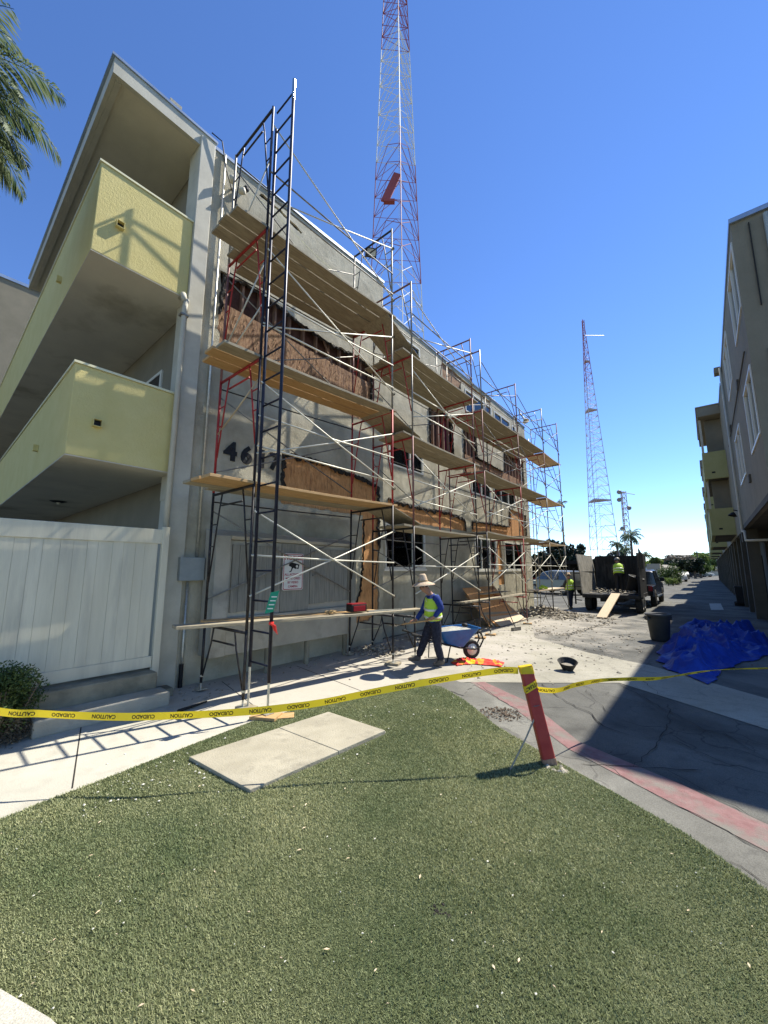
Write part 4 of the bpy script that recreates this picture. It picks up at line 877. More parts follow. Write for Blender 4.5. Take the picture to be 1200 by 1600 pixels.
# tag, ribbon, tools on the bench
tg = MB(); c = Vector((lx1 + .03, ly - .03, 1.56)); tg.obox(c + Vector((.01, 0, -.13)), (CX * .055 + Vector((0, 0, .012))), CF * .003, Vector((.035, .02, .15)) * .9)
g = tg.build('scaffold_tag', M['green_tag'], loc=c); tag(g, 'green inspection tag hanging from the ladder rail', 'tag')
mb = MB()
for k in range(4): q = c + Vector((.012, 0, -.06 - .05 * k)) - CF * .006 + CX * (.012 - .004 * k) - Vector((.035, .02, 0)) * (.3 * k - .4); mb.obox(q, CX * .036, CF * .001, Vector((0, 0, .007)))
mb.build('lettering', M['sign_w'], g)
mb = MB(); rr = random.Random(4); c = Vector((lx1 + .02, ly - .02, 1.16)); mb.lathe([(.03, -.02), (.034, 0), (.03, .02)], (lx1, ly, 1.16), 10)
for k in range(3): mb.tube([c, c + CX * (.03 + .015 * k) + Vector((0, 0, -.03)), c + CX * (.05 + .02 * k) + Vector((0, 0, -.10 - .02 * k))], [.014, .012, .005], 5)
tag(mb.build('ribbon', M['red_cloth'], loc=c), 'red ribbon knotted round the ladder rail', 'ribbon')
TBX = thing('tool_box', (-5.15, 5.0, 1.1), 'black and red plastic tool box sitting on the bench plank', 'tool box'); c = dp(538, 957, 5.75); c = Vector((-4.98, 5.18, 1.10))
dx = Vector((.18, .98, 0)).normalized(); dy = Vector((.98, -.18, 0))
MB().obox(c + Vector((0, 0, .065)), dx * .17, dy * .09, (0, 0, .065)).build('case', M['black'], TBX, bevel=.012); MB().obox(c + dy * .093 + Vector((0, 0, .06)), dx * .13, dy * .006, (0, 0, .045)).build('front', M['tool_red'], TBX, bevel=.004); MB().obox(c + Vector((0, 0, .135)), dx * .165, dy * .085, (0, 0, .012)).build('lid', M['tool_red'], TBX, bevel=.006)
mb = MB(); c = Vector((-5.1, 4.62, 1.11)); rr = random.Random(8)
for k in range(5): a = .5 + k * .32; mb.tube([c, c + Vector((math.cos(a) * .06, math.sin(a) * .06, .03)), c + Vector((math.cos(a) * .13, math.sin(a) * .13, .005 + .02 * (k % 2)))], [.03, .02, .011], 6)
mb.sphere(c + Vector((-.05, 0, .01)), .045, 8, 6, (1, 1, .6)); tag(mb.build('work_glove', M['leather'], loc=c, smooth=True), 'tan leather work glove dropped on the bench plank by the tool box', 'glove')
mb = MB().bar((-4.95, 5.45, 1.085), (-4.75, 6.2, 1.07), .06, .025); tag(mb.build('spirit_level', M['grey_steel'], loc=(-4.8, 5.8, 1.08)), 'metal level resting on the bench plank beyond the tool box', 'level')

# ================================================================== plywood stack, broom, bucket, bin, tarp, cloth
def sheet3(A, u, v, th, m, label, g='plywood sheets leaning at the wall'):
    A = Vector(A); u, v = Vector(u), Vector(v); n = u.cross(v).normalized(); mb = MB().prism([A, A + u, A + u + v, A + v], n * th); return tag(mb.build('plywood_sheet', m, loc=A, bevel=.002), label, 'plywood', g)
a0 = gz(793, 979); a1 = gz(838, 965)
for k, (m, lab) in enumerate(((PY, 'pale speckled plywood sheet, front of the stack leaning at the wall'), (M['osb'], 'reddish plywood sheet, second in the leaning stack'), (BD, 'dark plywood sheet, third in the leaning stack'), (M['osb'], 'brown plywood sheet, rearmost in the leaning stack'))):
    A = Vector((-5.38 - .07 * k, 12.35 - .12 * k, .01)); sheet3(A, (0 + .02 * k, 2.35, 0), (-1.08 + .09 * k, -.25, .86 + .12 * k), .016, m, lab)
plank((-6.1, 12.4, 1.0), (-6.0, 14.5, 1.02), .3, .03, BD, 'loose brown board on top of the leaning plywood stack', 0, 'plywood sheets leaning at the wall')
BR = thing('broom', (-4.75, 12.0, 0), 'push broom leaning against the plywood with its black head on the ground', 'broom'); MB().tube([(-4.74, 11.98, .08), (-5.3, 12.1, 1.25)], .013).build('handle', M['black'], BR); MB().obox((-4.72, 11.97, .05), (.05, .17, 0), (.05, -.02, .01), (0, 0, .05)).build('head', M['dull_steel'], BR)
bk = gz(887, 1047); BKT = thing('mortar_tub', bk, 'black rubber mortar tub tilted on the concrete apron', 'tub')
ax = Vector((.12, -.25, 1)).normalized()
MB().lathe([(.001, .01), (.085, .01), (.10, .03), (.165, .165), (.175, .17), (.17, .175), (.158, .165), (.092, .035), (.001, .028)], bk, 24, ax, ).build('bowl', M['rubber'], BKT, smooth=True)
MB().lathe([(.001, .095), (.06, .10), (.125, .085)], bk, 14, ax).build('dried_mortar', M['rubble'], BKT)
cn = gz(1038, 1002); cn = Vector((-1.16, 12.75, 0)); CAN = thing('rubbish_bin', cn, 'large dark grey round plastic bin standing at the edge of the shade', 'bin')
k_ = .82
MB().lathe([(.001, .01), (.24 * k_, .01), (.26 * k_, .03), (.325 * k_, .78 * k_), (.36 * k_, .785 * k_), (.365 * k_, .84 * k_), (.33 * k_, .85 * k_), (.31 * k_, .84 * k_), (.24 * k_, .06), (.001, .05)], cn, 28).build('body', M['can'], CAN, smooth=True)
for s in (-1, 1): q = cn + CX * (s * .345 * k_) + Vector((0, 0, .70 * k_)); MB().obox(q, CX * .035, CF * .07, (0, 0, .012)).obox(q + CX * (s * .03), CX * .012, CF * .07, (0, 0, .05)).build('handle', M['can'], CAN, bevel=.006)

def cloth_mesh(name, outline, n, hf, m, label, cat, seed=0, z0=.012):
    """crumpled cloth: a grid cut to the outline, folded by ridged noise"""
    P = [tuple(p)[:2] for p in outline]; x0, x1 = min(p[0] for p in P), max(p[0] for p in P); y0, y1 = min(p[1] for p in P), max(p[1] for p in P)
    mb = MB(); idx = {}; nx = n; ny = max(8, int(n * (y1 - y0) / (x1 - x0 + .01))); fs = []
    def vert(i, j):
        if (i, j) not in idx:
            x = x0 + (x1 - x0) * i / nx; y = y0 + (y1 - y0) * j / ny; idx[(i, j)] = len(mb.v)
            w_ = Vector((x, y, seed)); dn = mnoise.noise(w_ * 3) * .07; dn2 = mnoise.noise(w_ * 3 + Vector((9, 4, 2))) * .07
            mb.v.append(Vector((x + dn, y + dn2, z0 + hf(x, y))))
        return idx[(i, j)]
    for i in range(nx):
        for j in range(ny):
            cx_ = x0 + (x1 - x0) * (i + .5) / nx; cy_ = y0 + (y1 - y0) * (j + .5) / ny
            if inpoly(cx_, cy_, P): fs.append((vert(i, j), vert(i + 1, j), vert(i + 1, j + 1), vert(i, j + 1)))
    mb.f += fs; c = (sum(p[0] for p in P) / len(P), sum(p[1] for p in P) / len(P), 0)
    o = mb.build(name, m, loc=c, smooth=True); so_ = o.modifiers.new('thick', 'SOLIDIFY'); so_.thickness = .004; return tag(o, label, cat)
def ridge(x, y, s, sd): return 1 - abs(mnoise.noise(Vector((x * s, y * s, sd))) * 2)
TP = rag([(-1.0, 12.35), (-1.02, 11.0), (-.96, 9.9), (-.80, 9.1), (-.50, 8.9), (-.22, 8.40), (-.05, 8.85), (.0, 9.6), (.25, 10.5), (.5, 11.2), (.95, 12.3), (1.15, 14.0), (.9, 15.6), (.4, 17.0), (-.3, 17.4), (-.95, 16.5), (-.8, 14.4), (-.82, 13.2)], .06, .25, 3)
TPs = [tuple(p) for p in TP]
def edge_d(x, y, P):
    d = 9
    for i in range(len(P)):
        ax_, ay = P[i]; bx, by = P[(i + 1) % len(P)]; t = max(0, min(1, ((x - ax_) * (bx - ax_) + (y - ay) * (by - ay)) / ((bx - ax_) ** 2 + (by - ay) ** 2 + 1e-9))); d = min(d, math.hypot(x - ax_ - t * (bx - ax_), y - ay - t * (by - ay)))
    return d
def tarp_h(x, y):
    e = min(1, edge_d(x, y, TPs) / .35); lump = .30 * math.exp(-((x + .3) ** 2 / .35 + (y - 12.2) ** 2 / 2.2)) + .22 * math.exp(-((x - .5) ** 2 / .2 + (y - 14.5) ** 2 / 1.6)) + .16 * math.exp(-((x + .55) ** 2 / .12 + (y - 10.0) ** 2 / .5))
    return e * (lump + .20 * ridge(x, y * .5, 1.5, 1) ** 3 + .10 * ridge(x, y * .6, 3.4, 5) ** 3 + .018 * ridge(x, y, 9, 8)) + .01 * ridge(x, y, 7, 3)
cloth_mesh('tarpaulin', TP, 110, tarp_h, M['tarp'], 'crumpled blue tarpaulin heaped in the shade beside the bin', 'tarpaulin')
CR = rag(g2((702, 1036), (722, 1029), (745, 1032), (770, 1033), (790, 1037), (782, 1043), (760, 1040), (738, 1039), (715, 1041)), .02, .08, 3)
cl_h = lambda x, y: min(1, edge_d(x, y, CR) / .08) * (.045 * ridge(x, y, 7, 2) ** 2 + .02 * ridge(x, y, 16, 5))
cv = cloth_mesh('safety_vest', CR, 46, cl_h, M['red_cloth'], 'red, orange and yellow safety vest crumpled on the concrete by the wheelbarrow', 'vest'); cv.data.materials.append(M['orange_cloth']); cv.data.materials.append(M['tape'])
for p_ in cv.data.polygons:
    c = p_.center; t = mnoise.noise(Vector((c.x * 5, c.y * 5, 3))); p_.material_index = 1 if t > .18 else (2 if t < -.22 else 0)

# ================================================================== bollard and caution tape
BO = thing('bollard', (-1.35, 4.10, 0), 'leaning red steel bollard chipped to bare metal, wrapped in caution tape', 'bollard')
b0, b1 = Vector((-1.35, 4.10, -.02)), Vector((-1.53, 4.07, .88)); bd = (b1 - b0).normalized(); bs = bd.cross(CF).normalized(); bt = bs.cross(bd).normalized()
def rrsec(c, a, b, r, n=4):
    P = []
    for sx_, sy_, a0 in ((1, 1, 0), (-1, 1, 90), (-1, -1, 180), (1, -1, 270)):
        for k in range(n + 1): t = R_(a0 + 90 * k / n); P.append(c + bs * (sx_ * (a - r) + r * math.cos(t)) + bt * (sy_ * (b - r) + r * math.sin(t)))
    return P
mb = MB(); mb.prism(rrsec(b0, .062, .045, .02), b1 - b0).build('post', M['bollard'], BO)
MB().prism(rrsec(b0 + bd * .01, .066, .049, .02), bd * .07).build('rust_foot', M['stud'], BO)
rr = random.Random(2); mb = MB()
for k in range(16): a = rr.uniform(0, 6.28); mb.rock((-1.28 + math.cos(a) * .10 * rr.random() ** .3, 4.08 + math.sin(a) * .09, .01), rr.uniform(.02, .05), rr.random())
mb.build('footing', M['rubble'], BO)
def ribbon(name, pts, wd, m, par, twist=None):
    """vertical strip through pts; returns frames for lettering"""
    P = [Vector(p) for p in pts]; out = []
    for i in range(len(P) - 1):
        for j in range(12):
            t = j / 12; a = P[max(0, i - 1)]; b = P[i]; c = P[i + 1]; d = P[min(len(P) - 1, i + 2)]
            out.append(.5 * ((2 * b) + (c - a) * t + (2 * a - 5 * b + 4 * c - d) * t * t + (3 * b - a - 3 * c + d) * t ** 3))
    out.append(P[-1]); L = [0.]; fr = []
    for i in range(1, len(out)): L.append(L[-1] + (out[i] - out[i - 1]).length)
    vs, fs = [], []
    for i, p in enumerate(out):
        d = (out[min(i + 1, len(out) - 1)] - out[max(i - 1, 0)]).normalized(); tw = (twist(L[i] / L[-1]) if twist else 0)
        up = Vector((0, 0, 1)); up = (up - d * up.dot(d)).normalized(); up = Matrix.Rotation(tw + .12 * math.sin(L[i] * 5), 3, d) @ up
        fr.append((p, d, up)); vs += [p - up * wd / 2, p + up * wd / 2]
        if i: k = 2 * i; fs.append((k - 2, k, k + 1, k - 1))
    o = MB().add(vs, fs).build(name, m, par); return o, fr, L
def tape_text(par, fr, L, words, start, step, size, flip=True, side=1):
    s = start; k = 0
    while s < L[-1] - .12:
        vs, fs = text_geo(words[k % len(words)], size, .0012); V = []
        ok = True
        for v in vs:
            u = s + (-v.x if flip else v.x); yv = -v.y if flip else v.y
            if u < 0 or u >= L[-1]: ok = False; break
            i = max(0, min(len(L) - 2, int(np.searchsorted(L, u)) - 1)); t = (u - L[i]) / (L[i + 1] - L[i]); p = fr[i][0].lerp(fr[i + 1][0], t); up = fr[i][2]; n = fr[i][1].cross(up)
            V.append(p + up * yv + n * (.0018 * side))
        if ok: MB().add(V, fs).build('lettering', M['ink'], par)
        s += step; k += 1
TPW = .064
ptsL = [(-5.9, .15, .66)] + [tuple(on(px, py, 2, z)) for px, py, z in ((0, 1112, .63), (60, 1115, .60), (120, 1118, .58), (200, 1120, .555), (300, 1117, .57), (370, 1113, .57), (425, 1108, .585), (500, 1098, .62), (600, 1078, .70), (700, 1060, .785), (780, 1048, .84))] + [tuple(b1 + Vector((-.055, -.05, -.045)))]
T1 = thing('caution_tape', (-3.2, 2.2, 0), 'yellow caution tape stretched from the bollard across the turf to the left', 'tape', 'yellow caution tape spans')
o, fr, L = ribbon('strip', ptsL, TPW, M['tape'], T1); tape_text(T1, fr, L, ['CUIDADO', 'CAUTION'], .32, .34, .044, True, 1)
ptsR = [tuple(b1 - bd * .20 + bs * .05 - bt * .0)] + [tuple(on(px, py, 2, z)) for px, py, z in ((868, 1079, .66), (900, 1070, .62), (940, 1063, .58), (980, 1061, .54), (1030, 1060, .48), (1080, 1052, .42), (1120, 1047, .40), (1160, 1045, .42), (1200, 1044, .46), (1260, 1040, .5))]
T2 = thing('caution_tape', (-.6, 5.5, 0), 'yellow caution tape sagging from the bollard over the blue tarpaulin to the right', 'tape', 'yellow caution tape spans')
o, fr, L = ribbon('strip', ptsR, .058, M['tape'], T2, lambda t: .2 + 1.0 * t); tape_text(T2, fr, L, ['CAUTION', 'CUIDADO'], .2, .34, .038, True, 1)
T3 = thing('tape_wrap', tuple(b1), 'band of yellow caution tape wrapped round the head of the bollard', 'tape')
mb = MB(); n0 = 24
def wrap(zc, wd, tilt):
    vs = []; fs = []; S = rrsec(b1 - bd * zc, .066, .049, .02); n = len(S)
    for i, p in enumerate(S): q = (p - (b1 - bd * zc)).dot(bs); vs += [p + bd * (tilt * q - wd / 2), p + bd * (tilt * q + wd / 2)]
    for i in range(n): a, b = 2 * i, 2 * ((i + 1) % n); fs.append((a, b, b + 1, a + 1))
    return vs, fs
MB().add(*wrap(.035, .07, .12)).build('band', M['tape'], T3); MB().add(*wrap(.19, .065, -.35)).build('band', M['tape'], T3)
MB().prism(rrsec(b1, .064, .047, .02), bd * .004).build('band', M['tape'], T3)
vs, fs = text_geo('NOITUAC', .062, .002); vs, fs = text_geo('CAUTION', .044, .0012)
V = []
for v in vs:
    q = -v.x - .03; p = b1 - bd * (.19 + .35 * q) + bs * q - bt * .0
    if abs(q) < .06: pass
    V.append(b1 - bd * (.19 + .35 * q) + bs * max(-.063, min(.063, q)) + bt * 0 + bd * (-v.y))
# lettering sits on the camera-facing flat of the post
sgn = -1 if (bt.dot(CF) > 0) else 1
V = [v + bt * (sgn * .0505) for v in V]; MB().add(V, fs).build('lettering', M['ink'], T3)
stp = [on(826, 1108, 2, .45) + Vector((0, 0, 0)), on(815, 1150, 2, .24), gz(797, 1203, .02)]
stp[0] = b0.lerp(b1, .6) - bs * .06; mid = stp[0].lerp(stp[2], .5) + Vector((.0, 0, -.02))
so2 = MB(); so2.bar(stp[0], mid, .016, .003, tuple(CF)); so2.bar(mid, stp[2], .016, .003, tuple(CF)); so2.lathe([(.05, -.004), (.06, 0), (.05, .004)], stp[0] + bs * .06, 12, tuple(bd))
tag(so2.build('strap', M['dull_steel'], loc=stp[2]), 'thin dark webbing strap hanging from the bollard to the turf', 'strap')

# ================================================================== RIGHT BUILDING
RB = thing('apartment_building', (5, 30, 0), 'taupe stucco apartment block in deep shade along the right side of the alley', 'building')
RX = 1.2
winsR = [(11.95, 14.15, 8.1, 9.85), (16.6, 18.9, 8.1, 9.85), (11.95, 14.1, 4.92, 6.62), (16.5, 18.85, 4.85, 6.55)]
def liftR(u, v, t): return Vector((RX + t, u, v))
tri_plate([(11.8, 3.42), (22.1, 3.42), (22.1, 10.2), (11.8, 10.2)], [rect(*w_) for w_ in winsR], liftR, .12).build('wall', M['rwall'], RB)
for w_ in winsR:
    f = window(RB, RX, w_[0], w_[1], w_[2], w_[3], [.5], fw=.06, sgn=-1, proud=.025)
    BX('dark_backing', (RX + .3, w_[0] - .2, w_[2] - .2), (RX + .32, w_[1] + .2, w_[3] + .2), M['dark_room'], f)  # dark sheet behind the glass paints the gloom of the room
BX('end_wall', (RX + .121, 11.8, 3.42), (13, 11.95, 10.2), M['rwall'], RB)
mb = MB(); mb.box((RX - .03, 11.72, 10.2), (RX + .3, 22.15, 10.32)); mb.box((RX + .301, 11.72, 10.2), (13, 12.0, 10.32)); mb.build('roof_coping', M['coping'], RB)
BX('roof_deck', (RX + .125, 11.96, 10.0), (13, 95, 10.15), M['roofgrey'], RB)
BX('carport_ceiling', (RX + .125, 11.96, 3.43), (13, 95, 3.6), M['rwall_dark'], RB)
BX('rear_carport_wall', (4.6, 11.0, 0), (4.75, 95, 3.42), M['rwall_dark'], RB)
BX('wall', (RX, 22.6, 3.42), (RX + .12, 95, 10.2), M['rwall'], RB)
BX('roof_coping', (RX - .03, 22.6, 10.2), (RX + .3, 95, 10.32), M['coping'], RB)
y = 20.6
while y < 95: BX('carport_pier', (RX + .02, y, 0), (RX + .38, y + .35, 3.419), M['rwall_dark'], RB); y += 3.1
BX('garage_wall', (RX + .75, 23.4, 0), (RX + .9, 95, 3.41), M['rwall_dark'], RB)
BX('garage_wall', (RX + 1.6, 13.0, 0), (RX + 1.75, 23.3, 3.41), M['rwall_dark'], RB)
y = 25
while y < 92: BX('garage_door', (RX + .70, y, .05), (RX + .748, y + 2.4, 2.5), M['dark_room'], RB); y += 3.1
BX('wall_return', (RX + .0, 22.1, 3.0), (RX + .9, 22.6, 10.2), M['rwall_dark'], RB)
MB().tube([(RX - .07, 20.3, 10.1), (RX - .07, 20.3, 3.5), (RX - .07, 20.3, 3.32), (RX - .07, 19.3, 3.25), (RX - .07, 19.2, 2.9), (RX + .5, 18.4, 2.85)], .045, 8).build('downspout', M['trim'], RB, smooth=True)
MB().tube([(RX + .6, 11.74, 10.1), (RX + .6, 11.74, .0)], .05, 8).build('downspout', M['trim'], RB, smooth=True)
l_ = MB().lathe([(.02, 0), (.08, .05), (.16, .16)], (RX - .16, 22.3, 4.3), 10, (-.3, -.2, -1)).tube([(RX, 22.3, 4.35), (RX - .16, 22.3, 4.4)], .02).build('wall_lamp', M['black'], RB)
for y_, z_ in ((14.9, 7.2), (19.6, 7.2), (15.3, 4.4), (21.2, 5.6)): BX('wall_vent', (RX - .05, y_, z_), (RX - .001, y_ + .3, z_ + .22), M['rwall_dark'], RB)
MB().tube([(RX - .04, 12.3, 7.1), (RX - .04, 21.9, 7.12)], .018, 6).build('conduit', M['rwall_dark'], RB)
BX('wall_trim', (RX - .025, 11.8, 3.40), (RX - .001, 22.1, 3.55), M['rwall_dark'], RB)
BX('utility_block', (RX - .25, 20.5, 10.0), (RX - .05, 20.9, 10.25), M['rwall'], RB)
for k, y0 in enumerate((25.5, 38.5, 51.5, 64.5, 77.5)):
    bx = .28; y1 = y0 + 6.5
    mb = MB(); mb.box((bx, y0, 9.82), (RX - .001, y1, 10.3)); mb.box((bx - .05, y0 - .05, 10.301), (RX, y1 + .05, 10.36)); mb.build('balcony_roof', M['rwall'], RB)
    for z0, z1 in ((6.45, 7.85), (3.55, 4.9)):
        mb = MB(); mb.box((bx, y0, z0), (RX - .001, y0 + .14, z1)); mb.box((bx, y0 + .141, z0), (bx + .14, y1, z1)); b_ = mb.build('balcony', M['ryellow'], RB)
        BX('balcony_floor', (bx + .141, y0 + .141, z0 + .01), (RX - .001, y1, z0 + .15), M['rwall_dark'], b_)
        BX('scupper', (bx + .3, y0 - .012, z0 + .28), (bx + .44, y0 - .001, z0 + .36), M['black'], b_)
    mb = MB(); mb.box((bx + .02, y0 + .6, 4.9), (bx + .12, y0 + .7, 9.82)); mb.build('balcony_post', M['trim'], RB)
    BX('balcony_screen', (bx + .25, y0 + .9, 3.7), (RX - .002, y0 + 1.05, 9.8), M['rwall'], RB)
mb = MB().lathe([(.001, 0), (.28, 0), (.28, .02)], (1.0, 29, .3), 10)
tk = thing('wheelie_cart', (1.5, 27.5, 0), 'dark wheeled cart parked by the shaded garage piers', 'cart'); MB().prism([(.95, 27.2, .15), (1.3, 27.2, .15), (1.4, 27.2, 1.0), (.9, 27.2, 1.0)], (0, .5, 0)).build('body', M['black'], tk); MB().lathe([(.11, -.3), (.11, .3)], (1.15, 27.45, .11), 12, (1, 0, 0)).build('wheel', M['rubber'], tk)

# ================================================================== RADIO TOWERS
def lattice(az_px, dist, base_w, top_w, H, ztop_frac, bands, name, label, rot=0., tr=.09, step=3.2, plat=(), br=.035, nleg=3):
    r = ray(*az_px); h = Vector((r.x, r.y, 0)).normalized(); base = Vector((h.x * dist, h.y * dist, 0))
    T = thing(name, base, label, 'radio tower')
    def leg(i, z):
        wd = base_w + (top_w - base_w) * min(1, z / (H * ztop_frac)); a = rot + 2 * math.pi * i / nleg + math.atan2(h.y, h.x); rad = wd / (2 * math.sin(math.pi / nleg)); return base + Vector((math.cos(a) * rad, math.sin(a) * rad, z))
    z = 0.; k = 0
    for (zb, mm) in bands:
        mls, md = [MB() for _ in range(nleg)], MB()
        while z < min(zb, H) - .01:
            wd = base_w + (top_w - base_w) * min(1, z / (H * ztop_frac)); st = min(step * max(.45, wd / base_w), H - z)
            for i in range(nleg):
                a, b, a2, b2 = leg(i, z), leg(i, z + st), leg((i + 1) % nleg, z), leg((i + 1) % nleg, z + st)
                mls[i].tube([a, b], tr, 5, cap=False); md.tube([a, a2], br, 4, cap=False)
                mid = b.lerp(b2, .5); md.tube([a, b2] if (k + i) % 2 else [a2, b], br, 4, cap=False) if wd < base_w * .55 else (md.tube([a, mid], br, 4, cap=False), md.tube([a2, mid], br, 4, cap=False))
            z += st; k += 1
        for ml in mls: ml.build('leg', mm, T)
        md.build('bracing', mm, T)
    mb = MB(); p0 = base + Vector((.25, 0, 0)); mb.tube([p0, p0 + Vector((0, 0, H * .98))], tr * .4, 4); mb.build('feed_line', bands[0][1], T)
    return T, leg, base
def tang(px, py): r = ray(px, py); return r.z / math.hypot(r.x, r.y)
D1 = 40.
zt = lambda py, D=D1, px=620: 1.85 + D * tang(px, py)
T, leg, base = lattice((622, 500), D1, 8.6, .55, 114, 1.0, [(zt(430), M['tower_w']), (zt(238), M['tower_r']), (zt(75), M['tower_w']), (114, M['tower_r'])], 'radio_tower', 'tall red and white lattice radio tower rising behind the scaffolding', rot=math.pi + .12, step=4.2, tr=.055, br=.035)
mb = MB(); zc = zt(300); a = leg(0, zc - 2.2); b = leg(0, zc + 2.2)
q0 = dp(605, 312, 46.0); q1 = dp(621, 270, 50.0)
mb = MB(); q = dp(621, 272, 44.0); p = dp(601, 315, 42.0); mb.bar(p, q, .85, .2, tuple(CF)); mb.bar(p - CX * .1, p + CX * 1.1, .45, .3)
mb.build('access_panel', M['tower_r'], T)
D2 = 140.
H2_ = 1.85 + D2 * tang(911, 500)
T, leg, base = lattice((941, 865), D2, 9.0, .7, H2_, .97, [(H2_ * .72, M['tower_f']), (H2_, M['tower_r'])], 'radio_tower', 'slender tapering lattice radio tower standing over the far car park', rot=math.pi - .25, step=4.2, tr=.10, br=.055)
for f_ in (.27, .62, .82): z = H2_ * f_; MB().prism([leg(i, z) for i in range(3)], (0, 0, .5)).build('platform', M['tower_f'], T)
mb = MB(); MB().tube([leg(0, H2_ * .93), leg(0, H2_ * .93) + CX * 7], .12, 5).build('side_antenna', M['dull_steel'], T)
D3 = 150.; H3 = 1.85 + D3 * tang(975, 768)
T, leg, base = lattice((982, 865), D3, 2.4, 1.5, H3, 1, [(H3, M['tower_f'])], 'antenna_mast', 'short antenna mast with small dishes near the palm trees', rot=.3, step=2.6, tr=.12, br=.07)
mb = MB(); 
for zf, dx_ in ((.995, -1.2), (.9, -1.4), (.80, 1.6), (.55, -1.2)): MB().sphere(base + CX * dx_ + Vector((0, 0, H3 * zf)), .75, 8, 6).build('dish', M['dull_steel'], T)
mb.tube([base + CX * -1.5 + Vector((0, 0, H3)), base + CX * 4 + Vector((0, 0, H3 - 1))], .12, 5); mb.build('antennas', M['dull_steel'], T)

# ================================================================== TREES
def leaves(center, rad, n, size, m, parent, name='crown', lumps=9, seed=0, flat=.8, fill=.35):
    g = np.random.default_rng(seed); c = np.array(center); rad = np.array(rad)
    L = g.normal(size=(lumps, 3)); L /= np.linalg.norm(L, axis=1)[:, None]; L = L * g.uniform(.25, .78, (lumps, 1)); lr = g.uniform(.28, .48, lumps)
    k = g.integers(0, lumps, n); d = g.normal(size=(n, 3)); d /= np.linalg.norm(d, axis=1)[:, None]; rr_ = g.random(n) ** .45
    P = (L[k] + d * (lr[k] * rr_)[:, None]) * rad + c
    a = g.normal(size=(n, 3)); a /= np.linalg.norm(a, axis=1)[:, None]; b = np.cross(a, g.normal(size=(n, 3))); b /= np.linalg.norm(b, axis=1)[:, None]
    s = size * g.uniform(.5, 1.2, n)[:, None]
    Q = np.stack([P - a * s, P + b * s * .45, P + a * s, P - b * s * .45], 1)
    return quads_np(name, Q, m, parent, loc=parent['_w'])
def tree(x, y, h, cr, label, m, seed=0, n=2600, size=None, trunk_r=.16, cz=.62, group='trees beyond the car park', crz=.42, lumps=10, name='tree'):
    T = thing(name, (x, y, 0), label, 'tree', group); rr = random.Random(seed); mb = MB()
    mb.tube([(x, y, 0), (x + rr.uniform(-.1, .1) * cr, y, h * .3), (x + rr.uniform(-.15, .15) * cr, y, h * .62)], [trunk_r, trunk_r * .75, trunk_r * .4], 7)
    for k in range(7):
        a = rr.uniform(0, 6.28); z0 = h * rr.uniform(.28, .5); q = rr.uniform(.5, .9); mb.tube([(x, y, z0), (x + math.cos(a) * cr * q * .5, y + math.sin(a) * cr * q * .5, z0 + h * .14), (x + math.cos(a) * cr * q, y + math.sin(a) * cr * q, z0 + h * .33)], [trunk_r * .45, trunk_r * .3, trunk_r * .1], 5)
    mb.build('trunk', M['bark'], T); leaves((x, y, h * cz), (cr, cr, h * crz), n, size or cr * .09, m, T, seed=seed, lumps=lumps); return T
def at_px(px, D): r = ray(px, 880); h = Vector((r.x, r.y, 0)).normalized(); return h.x * D, h.y * D
def hpx(px, py, D): return 1.85 + D * tang(px, py)
for i, (px, top, D, wpx, mm, lab) in enumerate([
        (868, 846, 62, 36, 'leaf_dark', 'dark tree with loose foliage seen through the far scaffold braces'), (896, 850, 58, 30, 'leaf_dark', 'dense dark rounded tree just left of the trailer'),
        (943, 861, 75, 24, 'leaf_dark', 'low dark crown showing above the trailer front wall'), (1020, 872, 95, 26, 'leaf_lime', 'yellow green tree right behind the pickup'),
        (1034, 868, 110, 30, 'leaf', 'mid green tree behind the far carport roof'), (1048, 866, 105, 30, 'leaf_dry', 'nearly bare brown tree with twiggy crown, tallest of the far row'), (1025, 874, 75, 16, 'leaf', 'small bushy tree directly over the pickup roof'), (1056, 872, 90, 26, 'leaf_dark', 'dark low tree behind the pale parked car'), (1084, 873, 105, 20, 'leaf_dark', 'dark low tree left of the round green one'), (1062, 867, 120, 28, 'leaf_dry', 'thin brown twiggy tree in the middle of the far row'),
        (1078, 869, 125, 22, 'leaf_dry', 'sparse dark tree near the distant pale house'), (1092, 866, 130, 26, 'leaf_lime', 'bright green tree at the end of the alley'), (1100, 864, 150, 30, 'leaf', 'darker green tree rising behind the bright one at the end of the alley'),
        (1093, 877, 112, 15, 'leaf', 'low round green tree by the parked cars at the end of the alley'), (840, 862, 85, 26, 'leaf_dark', 'dark tree peeping past the far corner of the stripped building')]):
    x, y = at_px(px, D); h = hpx(px, top, D); tree(x, y, h, wpx * D / 601 * .62, lab, M[mm], seed=i + 3, n=1500 if mm == 'leaf_dry' else 3000, trunk_r=.25, size=(.30 if mm == 'leaf_dry' else .42) * D / 100 + .05, lumps=12 if mm != 'leaf_dry' else 18)
